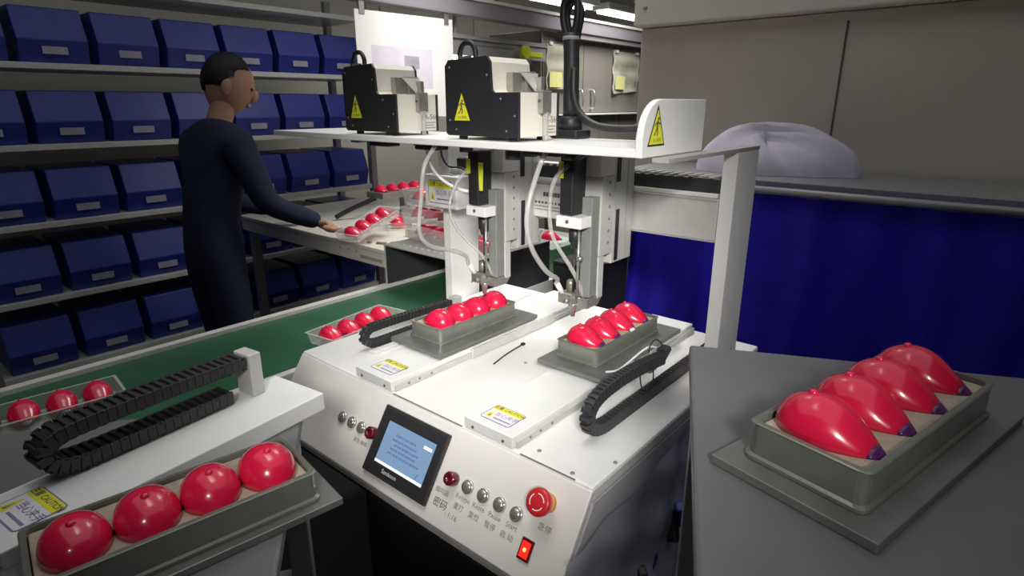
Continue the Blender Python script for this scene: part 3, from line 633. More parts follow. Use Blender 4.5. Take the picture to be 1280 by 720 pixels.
for k in range(9):
    y = 0.66 + random.uniform(0, 0.30); z = 0.60 + random.uniform(0.0, 0.16)
    Mx = Matrix.Translation((-0.392 + random.uniform(0, 0.01), y, z)) @ Euler((random.uniform(-.8, .8), random.uniform(-.5, .5), random.uniform(0, 3))).to_matrix().to_4x4()
    b = new(); box(b, (-0.009, -0.011, -0.03), (0.009, 0.011, 0.03), 0.004, 2, Mx); obj('bagged_part', b, ('blue_bin', 'bag_yellowish', 'black_plastic')[k % 3], bag)

# ------------------------------------------------------------------ conveyor with tunnel hood
cv = thing('conveyor', (-1.56, 1.2, 0), 'long green belt conveyor with pale side rails beside the robot', 'conveyor')
CZ = 0.862
obj('belt', box(new(), (-1.755, -1.4, CZ - 0.012), (-1.352, 2.32, CZ), 0.003), 'belt_green', cv)
b = new(); box(b, (-1.782, -1.4, CZ - 0.09), (-1.756, 2.32, CZ + 0.012), 0.002); obj('side_rail', b, 'rail_white', cv)
b = new(); box(b, (-1.351, -1.4, CZ - 0.09), (-1.328, 2.32, CZ + 0.010), 0.002); obj('side_rail', b, 'rail_white', cv)
obj('return_belt', box(new(), (-1.75, -1.4, CZ - 0.085), (-1.356, 2.32, CZ - 0.075)), 'belt_green', cv)
for y in (-1.2, 0.3, 2.2):
    for x in (-1.80, -1.356):
        b = new(); box(b, (x, y, 0.0), (x + 0.04, y + 0.04, CZ - 0.091), 0.002); obj('leg', b, 'aluminium', cv)
hd = thing('tunnel_hood', (-1.55, 1.6, CZ + 0.01), 'dark sheet-metal tunnel over the green conveyor belt', 'tunnel')
HY0, HY1, HZ = 1.338, 1.785, 1.030
obj('wall_panel', box(new(), (-1.766, HY0, CZ + 0.0125), (-1.760, HY1, HZ - 0.004)), 'hood_dark', hd)
obj('wall_panel', box(new(), (-1.334, HY0, CZ + 0.0105), (-1.329, HY1, HZ - 0.004)), 'hood_dark', hd)
obj('roof_panel', box(new(), (-1.767, HY0, HZ - 0.004), (-1.328, HY1, HZ), 0.0006), 'hood_metal', hd)
b = new(); box(b, (-1.7675, HY0 - 0.0015, CZ + 0.0125), (-1.760, HY0 - 0.0002, HZ)); box(b, (-1.7599, HY0 - 0.0015, HZ - 0.006), (-1.328, HY0 - 0.0002, HZ)); obj('edge_trim', b, 'aluminium', hd)
b = new()
for k in range(9): box(b, (-1.70 + k * 0.033, HY0 + 0.035, HZ + 0.0002), (-1.70 + k * 0.033 + 0.012, HY0 + 0.040, HZ + 0.0008))
obj('rivet_row', b, 'silver_ink', hd)

# clear clamshell trays with red shells
def clear_tray(loc, rz, label, lx=0.11, ly=0.29, H=0.035, rx=0.0, ry=0.0, group='clear trays of red shells'):
    t = thing('clear_tray', (0, 0, 0), label, 'tray', group)
    b = new(); e = 0.0015
    def loop(sx, sy, z): return [b.verts.new(p) for p in ((sx, sy, z), (-sx, sy, z), (-sx, -sy, z), (sx, -sy, z))]
    ls = [loop(lx / 2 + 0.006, ly / 2 + 0.006, H), loop(lx / 2, ly / 2, H), loop(lx / 2 - 0.006, ly / 2 - 0.006, 0.001)]
    for a, c in zip(ls, ls[1:]):
        for k in range(4): b.faces.new([a[k], a[(k + 1) % 4], c[(k + 1) % 4], c[k]])
    b.faces.new(ls[-1]); bmesh.ops.recalc_face_normals(b, faces=b.faces[:]); bmesh.ops.solidify(b, geom=b.faces[:], thickness=0.001)
    obj('tray_film', b, 'clear_plastic', t)
    t.location = loc; t.rotation_euler = (rx, ry, rz); return t
def loaded(loc, rz, label, slabel, sgroup, n=4, rx=0.0, ry=0.0, sc=0.92, z=0.012, ly=0.29, flip=False, H=0.035):
    clear_tray(loc, rz, label, ly=ly, rx=rx, ry=ry, H=H)
    M = Matrix.Translation(loc) @ Euler((rx, ry, rz)).to_matrix().to_4x4()
    for k in range(n):
        p = M @ Vector((0.0, (k - (n - 1) / 2) * ly / n * 0.94, z))
        shell(p, rz + (math.pi if flip else 0), slabel, sgroup, sc, rx, ry)
g = 'shells stacked on the tunnel'
def boxed(z, x, y, rz, nm):
    loaded((x, y, HZ + 0.001 + z), R(rz), 'clear tray %s of the stack on the dark tunnel roof' % nm, 'red shell in the %s clear tray on the tunnel' % nm, g, H=0.058, z=0.022, flip=True)
boxed(0.0, -1.635, 1.500, 84, 'lowest')
boxed(0.066, -1.645, 1.510, 96, 'second')
boxed(0.132, -1.640, 1.505, 88, 'topmost')
loaded((-1.60, 1.68, HZ + 0.082), R(80), 'clear tray on the clear spacer box behind the tunnel stack', 'red shell in the clear tray behind the tunnel stack', g, n=4, H=0.05)
b = new(); box(b, (-1.72, 1.62, HZ + 0.001), (-1.52, 1.74, HZ + 0.081), 0.002); solo('spacer_box', b, 'clear_plastic', (-1.62, 1.68, HZ), 'clear empty box carrying a tray behind the stack on the tunnel', 'box')
loaded((-1.395, 1.60, HZ + 0.001), R(-3), 'clear tray along the tunnel roof edge nearest the robot', 'red shell in the clear tray on the roof edge by the robot', g, H=0.05)
loaded((-1.455, 0.985, CZ + 0.001), R(8), 'clear tray of red shells riding on the green belt beside the robot', 'red shell in the clear tray on the green belt', 'shells on the belt', sc=0.9, z=0.016)
loaded((-1.55, 0.22, CZ + 0.001), R(-6), 'clear tray of red shells further down the green belt away from the tunnel', 'red shell in the tray further down the green belt', 'shells further down the belt', z=0.016)

# green crate on a stand behind the tunnel
gc = thing('green_crate', (-1.49, 1.95, CZ), 'pale green plastic crate riding on the belt behind the tunnel', 'crate')
b = new(); box(b, (-1.62, 1.84, CZ + 0.001), (-1.358, 2.06, CZ + 0.118), 0.004); obj('crate_body', b, 'green_crate', gc)
b = new(); box(b, (-1.628, 1.832, CZ + 0.119), (-1.354, 2.068, CZ + 0.137), 0.003); obj('crate_rim', b, 'clear_plastic', gc)
shell((-1.42, 1.92, CZ + 0.1375), 0.4, 'red shell lying on top of the green crate', 'shells behind the tunnel', 0.9)

# ------------------------------------------------------------------ white bench beyond the conveyor
bn = thing('workbench', (-2.35, 1.95, 0), 'white workbench with slotted apron standing beyond the conveyor', 'workbench')
obj('bench_top', box(new(), (-3.05, 1.40, 0.962), (-1.85, 2.55, 0.980), 0.003), 'cream_paint', bn)
b = new(); box(b, (-3.04, 1.405, 0.905), (-1.86, 1.425, 0.9615), 0.002); ap = obj('apron', b, 'cream_paint', bn)
b = new(); box(b, (-2.02, 1.4035, 0.922), (-1.875, 1.4049, 0.936)); obj('slot', b, 'edge_grey', ap)
for x in (-2.16, -2.10, -2.045):
    b = new(); lathe(b, [(0.004, 0), (0.004, 0.001), (0, 0.001)], (x, 1.4049, 0.945), (0, -1, 0), 8); obj('screw', b, 'ink_soft', ap)
for x, y in ((-3.03, 1.43), (-1.90, 1.43), (-3.03, 2.50), (-1.90, 2.50)):
    b = new(); box(b, (x, y, 0), (x + 0.04, y + 0.04, 0.9615), 0.002); obj('leg', b, 'rack_grey', bn)
b = new(); box(b, (-3.0, 1.9, 0.3), (-1.92, 2.45, 0.32)); obj('lower_shelf', b, 'dark_void', bn)
for k, (x, y, a, m, nm) in enumerate(((-1.945, 1.46, 0.5, 'wood_stick', 'brown'), (-1.90, 1.50, 0.7, 'green_stick', 'green'), (-2.00, 1.44, 0.2, 'wood_stick', 'short brown'))):
    d = Vector((math.cos(a), math.sin(a), 0)) * (0.022 if k < 2 else 0.010); b = new(); tube(b, [Vector((x, y, 0.9855)) - d, Vector((x, y, 0.9855)) + d], 0.0048, 8, 0)
    solo('marker_stick', b, m, (x, y, 0.981), nm + ' stick lying on the white workbench', 'stick')
loaded((-2.22, 1.77, 0.981), R(55), 'clear tray of red shells lying flat on the white workbench', 'red shell in the flat tray on the white workbench', 'shells on the workbench', n=3, sc=0.8)
b = new(); box(b, (-1.99, 1.62, 0.981), (-1.87, 1.76, 1.015), 0.003); solo('parts_box', b, 'cream_paint', (-1.93, 1.69, 0.981), 'small cream box on the workbench beside the tunnel', 'box')
# far fixture with metal tray on a post
ff = thing('fixture_stand', (-2.40, 1.96, 0.98), 'grey metal fixture stand on the workbench carrying a tray of red shells', 'stand')
b = new(); box(b, (-2.46, 1.93, 0.981), (-2.36, 2.02, 0.992), 0.002); obj('base_plate', b, 'dark_alu', ff)
b = new(); box(b, (-2.43, 1.955, 0.992), (-2.395, 1.995, 1.082), 0.002); obj('post', b, 'dark_alu', ff)
b = new(); box(b, (-2.48, 1.79, 1.0825), (-2.35, 2.10, 1.112), 0.003); obj('tray_block', b, 'jaw_steel', ff)
b = new(); tube(b, [(-2.42, 1.80, 1.085), (-2.50, 1.70, 1.03), (-2.54, 1.64, 0.994)], 0.012, 8); obj('strut', b, 'black_plastic', ff)
for k in range(4): shell((-2.415, 1.835 + 0.074 * k, 1.1125), 0.03, 'red shell in the tray block of the grey fixture stand', 'shells on the fixture stand', 0.9)
# grey machine column standing on the bench
gm = thing('press_column', (-2.25, 2.25, 0.98), 'grey press column with control box behind the fixture stand', 'machine')
b = new(); box(b, (-2.32, 2.20, 0.981), (-2.20, 2.32, 1.50), 0.003); obj('post', b, 'dark_alu', gm)
b = new(); box(b, (-2.15, 2.16, 0.981), (-1.92, 2.30, 1.24), 0.003); cb = obj('control_box', b, 'cream_paint', gm)
b = new(); box(b, (-2.02, 2.1585, 1.20), (-1.985, 2.1598, 1.235)); obj('dark_window', b, 'ink', gm)
b = new(); box(b, (-1.975, 2.1585, 1.155), (-1.945, 2.1598, 1.18)); obj('red_label', b, 'stop_red', gm)
b = new(); tube(b, [(-2.19, 2.25, 1.44), (-2.12, 2.22, 1.36), (-2.06, 2.17, 1.31), (-2.03, 2.2, 1.2415)], 0.006, 8); obj('hose', b, 'hose_clear', gm)

# ------------------------------------------------------------------ hanging sheet, overhead rails
hs = thing('hanging_sheet', (-2.30, 1.95, 1.35), 'large bright white sheet hanging above the workbench behind the screw feeders', 'sheet')
b = new(); prism(b, [(-2.302, 1.663, 1.47), (-2.302, 2.243, 1.47), (-2.302, 2.243, 1.928), (-2.302, 1.663, 1.918)], (0.004, 0, 0), 0.0008); obj('sheet_face', b, 'sheet_white', hs)
def on_sheet(y0, z0, y1, z1, m, nm, h):
    b = new(); box(b, (-2.2978 + h, y0, z0), (-2.2975 + h, y1, z1)); obj(nm, b, m, hs)
on_sheet(1.74, 1.60, 2.10, 1.78, 'print_lilac', 'faint_print', 0.0)
on_sheet(1.925, 1.69, 2.015, 1.745, 'print_grey', 'picture', 0.001)
b = new(); lathe(b, [(0.042, 0), (0.040, 0.001), (0, 0.0012)], (-2.2966, 1.945, 1.655), X3, 18); obj('red_motif', b, 'print_red', hs)
for y in (1.70, 2.20):
    b = new(); box(b, (-2.306, y - 0.015, 1.90), (-2.294, y + 0.015, 1.955), 0.002); obj('clip', b, 'chrome', hs)
br = thing('overhead_beam', (-2.32, 3.1, 1.94), 'long lilac-grey overhead beam running above the workbench line', 'beam')
b = new(); box(b, (-2.36, 0.9, 1.955), (-2.285, 5.6, 2.045), 0.004); obj('beam_body', b, 'lilac_beam', br)
b = new(); box(b, (-2.284, 0.9, 2.03), (-2.276, 5.6, 2.046)); obj('bright_flange', b, 'rail_white', br)
b = new(); box(b, (-2.355, 3.2, 1.925), (-2.30, 5.6, 1.954)); obj('lower_channel', b, 'rack_grey', br)
for y in (1.0, 2.6, 5.3):
    b = new(); lathe(b, [(0.008, 2.046), (0.008, 3.299)], (-2.32, y, 0), Z3, 8); obj('hanger_rod', b, 'rack_grey', br)
sr = thing('slotted_rail', (-2.33, 2.7, 1.78), 'grey slotted rail with a row of dark holes under the overhead beam', 'rail')
b = new(); box(b, (-2.345, 2.262, 1.775), (-2.335, 3.06, 1.875), 0.001); obj('rail_web', b, 'rack_grey', sr)
for k in range(20):
    b = new(); box(b, (-2.3348, 2.40 + 0.018 * k, 1.822), (-2.3338, 2.409 + 0.018 * k, 1.831)); obj('hole', b, 'ink', sr)
b = new(); box(b, (-2.3348, 2.262, 1.852), (-2.325, 3.06, 1.862)); obj('flange', b, 'lilac_beam', sr)
for y in (2.3, 3.03):
    b = new(); box(b, (-2.352, y, 1.8), (-2.3455, y + 0.02, 1.956)); obj('strap', b, 'rack_grey', sr)
b = new(); lathe(b, [(0.035, 0), (0.035, 0.03)], (-2.30, 2.80, 1.812), X3, 20); box(b, (-2.30, 2.83, 1.785), (-2.27, 2.95, 1.815), 0.006)
solo('clamp_tool', b, 'tag_yellow', (-2.3, 2.80, 1.78), 'yellow-green clamp tool hanging on the slotted rail', 'tool')
# lamp tube fixtures
def lamp(name, lo, hi, label, axis='y'):
    t = thing(name, ((lo[0] + hi[0]) / 2, (lo[1] + hi[1]) / 2, lo[2]), label, 'ceiling light', 'tube lights')
    obj('housing', box(new(), (lo[0], lo[1], lo[2] + 0.03), hi, 0.004), 'rail_white', t)
    xm = (lo[0] + hi[0]) / 2
    for dx in (-0.035, 0.035):
        b = new()
        tube(b, [(xm + dx, lo[1] + 0.03, lo[2] + 0.014), (xm + dx, hi[1] - 0.03, lo[2] + 0.014)], 0.013, 10, 0); obj('tube', b, 'lamp_glow', t)
    for y in (lo[1] + 0.08, hi[1] - 0.1):
        b = new(); lathe(b, [(0.005, hi[2]), (0.005, 3.299)], (xm, y, 0), Z3, 6); obj('hanger_rod', b, 'rack_grey', t)
lamp('tube_light', (-3.15, 3.3, 2.28), (-2.95, 4.6, 2.36), 'lit twin tube light hanging beyond the stainless cabinet')
lamp('tube_light', (-3.15, 4.75, 2.28), (-2.95, 6.0, 2.36), 'lit twin tube light at the far end wall')
lamp('tube_light', (-3.65, 2.7, 1.86), (-3.45, 3.8, 1.94), 'lit twin tube light low behind the slotted rail')

# ------------------------------------------------------------------ stainless cabinet with bags
sc_ = thing('steel_cabinet', (-2.52, 3.75, 0), 'tall stainless cabinet with double doors and bow handles behind the robot', 'cabinet')
obj('carcass', box(new(), (-2.80, 3.06, 0.0), (-2.372, 4.75, 1.955), 0.004), 'stainless', sc_)
for y0, y1 in ((3.07, 3.505), (3.512, 4.02), (4.027, 4.74)):
    b = new(); box(b, (-2.3715, y0, 1.475), (-2.360, y1, 1.90), 0.002); d = obj('door', b, 'stainless', sc_)
    if y0 < 4: 
        hy = 3.46 if y0 < 3.2 else 3.60
        b = new(); tube(b, [(-2.361, hy, 1.50), (-2.335, hy, 1.505), (-2.325, hy, 1.53), (-2.322, hy, 1.56), (-2.325, hy, 1.59), (-2.335, hy, 1.615), (-2.361, hy, 1.62)], 0.007, 8); obj('handle', b, 'chrome', d)
for y0, y1 in ((3.07, 3.70), (3.76, 4.0), (4.01, 4.74)):
    b = new(); box(b, (-2.3715, y0, 1.05), (-2.362, y1, 1.455), 0.002); obj('drawer', b, 'stainless', sc_)
b = new(); box(b, (-2.3715, 3.06, 1.458), (-2.30, 4.75, 1.470), 0.002); obj('ledge', b, 'rail_white', sc_)
def hang_bag(y0, y1, label, seed):
    t = thing('document_bag', (-2.345, (y0 + y1) / 2, 1.62), label, 'plastic bag', 'bags on the cabinet doors')
    random.seed(seed); ph = [random.uniform(0, 6) for _ in range(4)]
    b = sheet('b', 14, 12, lambda u, v: Vector((-2.344 + 0.008 * math.sin(9 * u + ph[0] + 4 * v) * v + 0.006 * math.sin(15 * v + ph[1]), y0 + (y1 - y0) * u, 1.885 - 0.275 * v + 0.01 * math.sin(3 * u + ph[2]) * v)), None, None)
    bmesh.ops.solidify(b, geom=b.faces[:], thickness=0.003); obj('bag_film', b, 'bag_yellowish', t, True)
    b = new(); box(b, (-2.333, y0 + 0.02, 1.63), (-2.3325, y0 + 0.15, 1.72)); obj('yellow_card', b, 'bag_label', t)
    for ty in (y0 + 0.02, y1 - 0.05): obj('tape', box(new(), (-2.359, ty, 1.876), (-2.334, ty + 0.03, 1.893)), 'label_white', t)
hang_bag(3.08, 3.40, 'clear bag with yellow card on the cabinet door beside the cable mast', 2)
hang_bag(3.86, 4.22, 'shiny clear bag with yellow card on the cabinet door by the beige enclosure', 5)

# ------------------------------------------------------------------ beige machine enclosure and blue curtain
be = thing('machine_enclosure', (-0.3, 2.6, 0), 'large beige machine enclosure standing behind the blue curtain', 'machine')
obj('lower_body', box(new(), (-1.33, 2.40, 0.0), (1.3, 3.1, 1.83), 0.006), 'beige', be)
b = new(); box(b, (-1.33, 2.33, 1.832), (1.3, 3.1, 2.75), 0.006); ub = obj('upper_hood', b, 'cream_paint', be)
b = new(); box(b, (-1.345, 2.36, 1.90), (-1.3305, 2.40, 2.10), 0.002); box(b, (-1.36, 2.37, 1.93), (-1.346, 2.39, 1.97)); obj('hinge', b, 'chrome', ub)
b = new(); lathe(b, [(0.01, 0), (0.008, 0.003), (0, 0.004)], (-1.28, 2.3298, 1.90), (0, -1, 0), 10); obj('bolt', b, 'edge_grey', ub)
for x in (-0.55, 0.3):
    b = new(); box(b, (x, 2.3965, 0.1), (x + 0.006, 2.3995, 1.80)); obj('panel_gap', b, 'ink', be)
def cur(u, v):
    x0 = -1.02 - 0.16 * (1 - v) ** 2.2; x = x0 + (0.75 - x0) * u; z = 0.25 + 1.02 * v
    return Vector((x, 1.86 + 0.022 * math.sin(30 * u + 1.0) * (0.4 + 0.6 * (1 - v)) + 0.012 * math.sin(71 * u), z))
b = sheet('c', 90, 16, cur, None, None); bmesh.ops.solidify(b, geom=b.faces[:], thickness=0.002)
ct = thing('curtain', (-0.15, 1.86, 0), 'deep blue cloth curtain hanging behind the robot', 'curtain'); obj('cloth', b, 'blue_cloth', ct, True)
b = new(); tube(b, [(-1.05, 1.86, 1.282), (0.78, 1.86, 1.282)], 0.011, 10, 0); obj('curtain_rod', b, 'rack_grey', ct)
for x in (-0.92, 0.70):
    b = new(); box(b, (x - 0.012, 1.905, 0.0), (x + 0.012, 1.929, 1.282)); box(b, (x - 0.010, 1.872, 1.274), (x + 0.010, 1.9048, 1.282)); obj('rod_post', b, 'rack_grey', ct)
# black box put in to fill the dark space between curtain and bed
b = new(); box(b, (-1.14, 1.55, 0.0), (-0.985, 1.78, 1.02), 0.005)
kb = thing('black_gap_box', (-1.01, 1.66, 0), 'narrow black box filling the dark gap between the robot bed and the blue curtain', 'cabinet'); obj('body', b, 'dark_void', kb)
b = new(); box(b, (-1.142, 1.548, 1.021), (-0.983, 1.78, 1.03), 0.002); obj('top', b, 'dark_void', kb)
# white cloth bundle behind the beam end
cb_ = thing('cloth_bundle', (-0.72, 2.15, 1.28), 'pale lilac cloth bundle lying on the ledge behind the cross beam', 'cloth')
def bundle(u, v):
    a = 2 * math.pi * u; t = math.pi / 2 * v
    rr = 0.17 * (1 + 0.16 * math.sin(3 * a + 1) + 0.07 * math.sin(7 * a)); return Vector((-0.70 + rr * math.cos(a) * math.cos(t) ** 0.7 * 1.5, 2.18 + rr * 0.7 * math.sin(a) * math.cos(t), 1.301 + 0.13 * math.sin(t) * (1 + 0.25 * math.sin(2 * a + 0.6) + 0.08 * math.sin(9 * a + 5 * v))))
obj('cloth', sheet('q', 40, 10, bundle, None, None), 'cloth_white', cb_, True)
lg = thing('side_table', (-0.5, 2.15, 0), 'grey table between the blue curtain and the beige enclosure', 'table')
obj('table_top', box(new(), (-1.15, 1.95, 1.275), (0.75, 2.38, 1.30), 0.003), 'rack_grey', lg)
for x in (-1.12, 0.7):
    for y in (1.97, 2.33): obj('leg', box(new(), (x, y, 0), (x + 0.03, y + 0.03, 1.2745)), 'rack_grey', lg)

# ------------------------------------------------------------------ blue bin rack
rk_ = thing('bin_rack', (-3.4, 1.7, 0), 'grey steel rack holding rows of blue storage bins by the wall', 'rack')
RY0, RY1 = 0.35, 2.36
for z in (0.35, 0.68, 1.01, 1.34, 1.67, 2.0):
    b = new(); box(b, (-3.60, RY0, z), (-3.20, RY1, z + 0.025), 0.002); obj('shelf_board', b, 'rail_white', rk_)
for y in (RY0 - 0.04, RY1 + 0.001):
    for x in (-3.61, -3.23):
        b = new(); box(b, (x, y, 0), (x + 0.04, y + 0.039, 2.15), 0.001); obj('post', b, 'rack_grey', rk_)
proto = None; n = 0
NAMES = {0.35: 'bottom', 0.68: 'second', 1.01: 'third', 1.34: 'fourth', 1.67: 'fifth'}
for z in (0.35, 0.68, 1.01, 1.34, 1.67):
    for k in range(7):
        y = RY1 - 0.14 - k * 0.285; lab = 'blue plastic storage bin on the %s shelf of the bin rack' % NAMES[z]
        if proto is None:
            proto = thing('storage_bin', (-3.4, y, z + 0.026), lab, 'bin', 'blue bins on the rack'); ROOTLOC[proto.name] = Vector((-3.4, y, z + 0.026))
            q = ((-0.19, 0), (0.17, 0), (0.195, 0.09), (0.15, 0.22), (-0.19, 0.22))
            b = new(); prism(b, [(-3.4 + a, y - 0.125, z + 0.026 + c) for a, c in q], (0, 0.25, 0), 0.004); obj('bin_body', b, 'blue_bin', proto)
            b = new(); box(b, (-3.4 + 0.189, y - 0.045, z + 0.026 + 0.035), (-3.4 + 0.192, y + 0.045, z + 0.026 + 0.065), 0, 1); obj('label_card', b, 'print_grey', proto)
        else:
            c = copy_tree(proto); c.location = (-3.4, y, z + 0.026); c['label'] = lab

# ------------------------------------------------------------------ worker holding a tray
def skin_mesh(name, verts, edges, radii, sub=2):
    me = bpy.data.meshes.new(name); me.from_pydata(verts, edges, []); o = bpy.data.objects.new(name, me); COL.objects.link(o)
    o.modifiers.new('s', 'SKIN'); me.skin_vertices[0].use_root if False else None
    for i, r in enumerate(radii):
        rr = r if isinstance(r, tuple) else (r, r); me.skin_vertices[0].data[i].radius = rr
    me.skin_vertices[0].data[0].use_root = True
    sd = o.modifiers.new('d', 'SUBSURF'); sd.levels = sub; sd.render_levels = sub
    dg = bpy.context.evaluated_depsgraph_get(); m2 = bpy.data.meshes.new_from_object(o.evaluated_get(dg))
    bpy.data.objects.remove(o); bpy.data.meshes.remove(me)
    for p in m2.polygons: p.use_smooth = True
    return m2
WX, WY = -2.535, 1.035
wk = thing('person', (WX, WY, 0), 'worker in dark navy overalls holding a clear tray over the white workbench', 'person')
def wpart(name, me, m, parent=wk):
    off = ROOTLOC[wk.name]
    for v in me.vertices: v.co -= off
    me.materials.clear(); me.materials.append(MATS[m]); o = bpy.data.objects.new(name, me); COL.objects.link(o); o.parent = parent; return o
# facing +y, leaning forward a little; wrists reach the tray
V = [(WX, WY, 0.93), (WX, WY + 0.01, 1.08), (WX, WY + 0.05, 1.26), (WX, WY + 0.08, 1.40), (WX, WY + 0.10, 1.475),
     (WX + 0.10, WY, 0.88), (WX + 0.11, WY + 0.01, 0.50), (WX + 0.11, WY - 0.02, 0.10),
     (WX - 0.10, WY, 0.88), (WX - 0.11, WY + 0.03, 0.50), (WX - 0.12, WY + 0.0, 0.10),
     (WX + 0.17, WY + 0.08, 1.385), (WX + 0.24, WY + 0.14, 1.14), (WX + 0.285, WY + 0.345, 1.045),
     (WX - 0.17, WY + 0.08, 1.385), (WX - 0.23, WY + 0.12, 1.13), (WX - 0.10, WY + 0.34, 1.06)]
Ed = [(0, 1), (1, 2), (2, 3), (3, 4), (0, 5), (5, 6), (6, 7), (0, 8), (8, 9), (9, 10), (3, 11), (11, 12), (12, 13), (3, 14), (14, 15), (15, 16)]
Rd = [(0.16, 0.115), (0.15, 0.105), (0.165, 0.115), (0.14, 0.10), 0.062, 0.092, 0.066, 0.052, 0.092, 0.066, 0.052, 0.072, 0.052, 0.038, 0.072, 0.052, 0.038]
wpart('overalls', skin_mesh('overalls', V, Ed, Rd), 'navy_cloth')
for sx in (1, -1):
    b = new(); fx = WX + 0.115 * sx
    box(b, (fx - 0.045, WY - 0.07, 0.001), (fx + 0.045, WY + 0.20, 0.085), 0.03, 3); obj('shoe', b, 'shoe', wk)
# head
HC = Vector((WX + 0.01, WY + 0.155, 1.60)); Mh = Matrix.Translation(HC) @ Euler((R(-18), 0, R(-28))).to_matrix().to_4x4()
def ell(b, c, r, M, nu=20, nv=14, zmin=-1.1, fn=None):
    t = bmesh.new(); bmesh.ops.create_uvsphere(t, u_segments=nu, v_segments=nv, radius=1.0)
    for v in t.verts:
        if fn: v.co = fn(v.co.copy())
        v.co = Vector((c[0] + v.co.x * r[0], c[1] + v.co.y * r[1], c[2] + v.co.z * r[2]))
    for f in t.faces: f.smooth = True
    join(b, t, M)
b = new()
def jaw(p):
    if p.z < 0: p.x *= 1 + 0.28 * p.z; p.y *= 1 + 0.10 * p.z
    return p
ell(b, (0, 0, 0), (0.076, 0.096, 0.118), Mh, fn=jaw)
ell(b, (0, 0.098, -0.012), (0.013, 0.018, 0.026), Mh, 10, 8); ell(b, (0, 0.086, -0.055), (0.022, 0.010, 0.010), Mh, 10, 6)
for sx in (1, -1):
    ell(b, (0.078 * sx, -0.005, -0.005), (0.010, 0.020, 0.032), Mh, 10, 8)
tube(b, [Vector((WX, WY + 0.095, 1.45)), Vector((WX + 0.003, WY + 0.125, 1.52)), HC + Vector((0, -0.005, -0.02))], 0.048, 14, 4); face = obj('head', b, 'skin', wk)
b = new()
for sx in (1, -1): ell(b, (0.031 * sx, 0.085, 0.012), (0.011, 0.007, 0.006), Mh, 10, 6)
obj('eyes', b, 'lens_dark', face)
b = new()
def hairf(p):
    if p.y > 0.2 and p.z < 0.45: p.y *= 0.55; p.z = max(p.z, 0.2)
    if p.z < -0.35: p.x *= 0.7; p.z = max(p.z, -0.6)
    return p
ell(b, (0, -0.012, 0.018), (0.083, 0.096, 0.112), Mh, 24, 16, fn=hairf); obj('hair', b, 'hair', face)
# hands: palm and five fingers grown from a skinned chain
def hand(wr, dirv, side, palm_n, curl, name):
    d = Vector(dirv).normalized(); n = Vector(palm_n); n = (n - d * n.dot(d)).normalized(); s = d.cross(n) * side
    wr = Vector(wr); vs_, es_, rs_ = [wr, wr + d * 0.035, wr + d * 0.075], [(0, 1), (1, 2)], [(0.026, 0.019), (0.034, 0.016), (0.036, 0.014)]
    for k, ln in enumerate((0.030, 0.034, 0.032, 0.025)):
        base = wr + d * 0.088 + s * (0.027 - 0.018 * k); i0 = len(vs_); c0 = curl * (0.5 + 0.06 * k)
        p = base; vs_.append(p); rs_.append(0.0095); es_.append((2, i0)); ang = 0
        for j in range(3):
            ang += c0; p = p + (d * math.cos(ang) + n * math.sin(ang)) * ln * (1, 0.75, 0.6)[j]
            vs_.append(p); rs_.append((0.009, 0.0082, 0.0072)[j]); es_.append((i0 + j, i0 + j + 1))
    i0 = len(vs_); p = wr + d * 0.03 + s * 0.030; vs_.append(p); rs_.append(0.0125); es_.append((1, i0))
    for j, (a, b_, c) in enumerate(((0.6, 0.75, 0.2), (0.85, 0.25, 0.4), (0.9, -0.1, 0.35))):
        p = p + (d * a + s * b_ + n * c).normalized() * (0.030, 0.026, 0.021)[j]; vs_.append(p); rs_.append((0.0115, 0.010, 0.0085)[j]); es_.append((i0 + j, i0 + j + 1))
    wpart(name, skin_mesh(name, vs_, es_, rs_), 'skin')
TC = Vector((-2.035, 1.475, 1.035))
hand((WX + 0.285, WY + 0.345, 1.045), (0.93, 0.12, -0.30), 1, (0.0, 0.35, 0.9), 0.55, 'right_hand')
hand((WX - 0.10, WY + 0.34, 1.06), (0.55, 0.55, -0.35), -1, (0.3, 0.2, 0.9), 0.7, 'left_hand')
hl = 'red shell in the tilted clear tray held by the worker'
loaded(tuple(TC), R(14), 'tilted clear tray of red shells held in the worker\'s hand', hl, 'shells in the held tray', rx=R(13), z=0.016, sc=0.86)

# ------------------------------------------------------------------ rack carts at both sides of the camera
def cart(c0, ang, lx, ly, z, label):
    """c0 = corner, axes rotated by ang; lx along local x, ly along local y"""
    t = thing('rack_cart', (0, 0, 0), label, 'cart')
    obj('cart_top', box(new(), (0, 0, z - 0.022), (lx, ly, z), 0.004), 'cart_dim_grey', t)
    for z1 in (0.72, 0.28): obj('lower_shelf', box(new(), (0.02, 0.02, z1), (lx - 0.02, ly - 0.02, z1 + 0.02)), 'cart_dim_grey', t)
    for x in (0.012, lx - 0.047):
        for y in (0.012, ly - 0.047):
            b = new(); box(b, (x, y, 0.085), (x + 0.035, y + 0.035, z - 0.0225), 0.002); lg_ = obj('leg', b, 'rack_grey', t)
            b = new(); lathe(b, [(0.035, -0.012), (0.038, 0), (0.035, 0.012)], (x + 0.017, y + 0.017, 0.0385), (1, 0, 0), 16); box(b, (x + 0.002, y + 0.004, 0.04), (x + 0.004, y + 0.03, 0.0848)); obj('caster', b, 'black_plastic', lg_)
    t.location = c0; t.rotation_euler = (0, 0, ang); return t
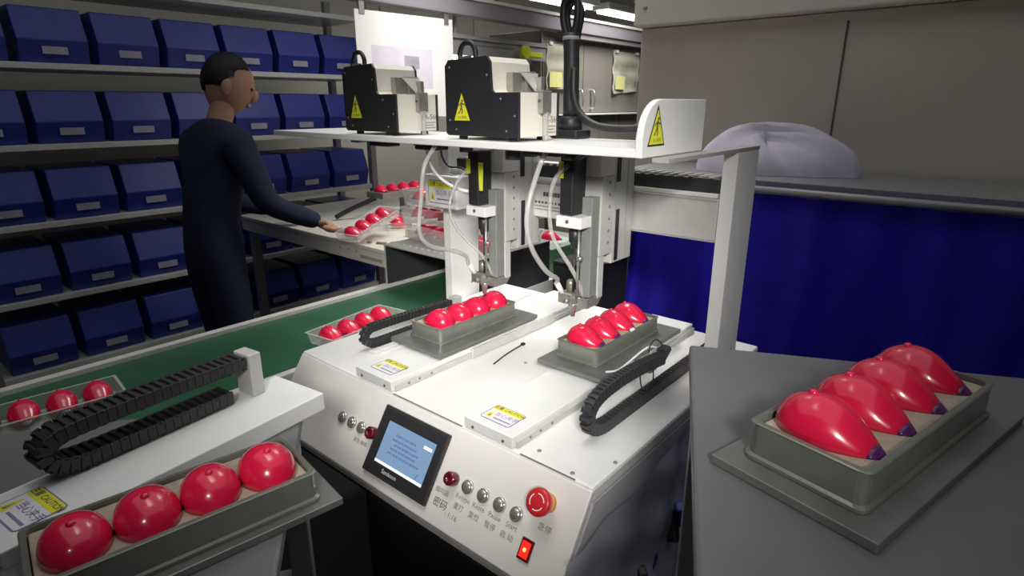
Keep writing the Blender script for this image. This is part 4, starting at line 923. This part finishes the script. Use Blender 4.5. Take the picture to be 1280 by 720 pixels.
# right-hand cart: left edge runs away from the camera
cart((-0.098, 0.30, 0), R(25.0), 0.62, 0.54, 1.19, 'dark grey rack cart beside the blue curtain carrying a tray of red shells')
ra = R(-14); RC = Vector((-0.066, 0.662, 1.19))
b = new(); box(b, (-0.076, -0.17, 0.0005), (0.08, 0.175, 0.010), 0.0012); pl_ = tag(obj('steel_plate', b, 'steel_plate'), 'loose steel plate under the tray on the dark rack cart by the curtain', 'plate'); pl_.location = RC; pl_.rotation_euler = (0, 0, ra)
RT = RC + Vector((0, 0, 0.0105))
fixture_tray(tuple(RT), ra, 0.112, 0.29, 'grey fixture tray on the rack cart beside the blue curtain')
fill_tray(tuple(RT), ra, 0.29, False, 'red plastic shell in the tray on the rack cart beside the curtain', 'shells on the cart by the curtain', 0.99)
# left-hand cart
LZ = 1.06
cart((-1.105, 0.075, 0), R(-35), 0.66, 0.46, LZ, 'dark grey rack cart near the conveyor carrying a spare axis and a tray')

la = R(-35); LM = Matrix.Translation((-1.16, 0.02, 0)) @ Matrix.Rotation(la, 4, 'Z')
mod = thing('axis_module', (0, 0, 0), 'spare white linear axis with warning label and black chain on the rack cart', 'linear axis')
b = new(); box(b, (-0.06, -0.02, 0.0005), (0.06, 0.40, 0.030), 0.002); co = obj('axis_cover', b, 'cover_alu', mod)
for fx in (-0.04, 0.04):
    b = new(); lathe(b, [(0.003, 0), (0.003, 0.0012), (0, 0.0012)], (fx, -0.02, 0.012), (0, -1, 0), 10); obj('screw', b, 'ink', co)
warn_label((-0.036, 0.0, 0.030), X3, Y3, 0.072, 0.054, co)
chain([(0.30, 0.043), (0.16, 0.043), (0.09, 0.045), (0.066, 0.056), (0.060, 0.069), (0.069, 0.083), (0.10, 0.090), (0.20, 0.091), (0.33, 0.089)], -0.040, 0.036, 0.020, mod)
b = new(); box(b, (-0.06, 0.331, 0.0305), (-0.02, 0.352, 0.10), 0.002); obj('chain_end', b, 'aluminium', mod)
mod.location = (-0.785, 0.05, LZ); mod.rotation_euler = (0, 0, R(8))
lt = R(-8); LP = Vector((-0.648, 0.186, LZ))
b = new(); box(b, (-0.07, -0.16, 0.0005), (0.07, 0.16, 0.010), 0.0012); pl2 = tag(obj('steel_plate', b, 'steel_plate'), 'loose steel plate under the tray on the rack cart near the conveyor', 'plate'); pl2.location = LP; pl2.rotation_euler = (0, 0, lt)
LT = LP + Vector((0, 0, 0.0105))
fixture_tray(tuple(LT), lt, 0.110, 0.276, 'grey fixture tray beside the spare axis on the rack cart near the conveyor')
fill_tray(tuple(LT), lt, 0.276, True, 'red plastic shell in the tray beside the spare axis on the cart', 'shells on the cart by the conveyor', 0.98)
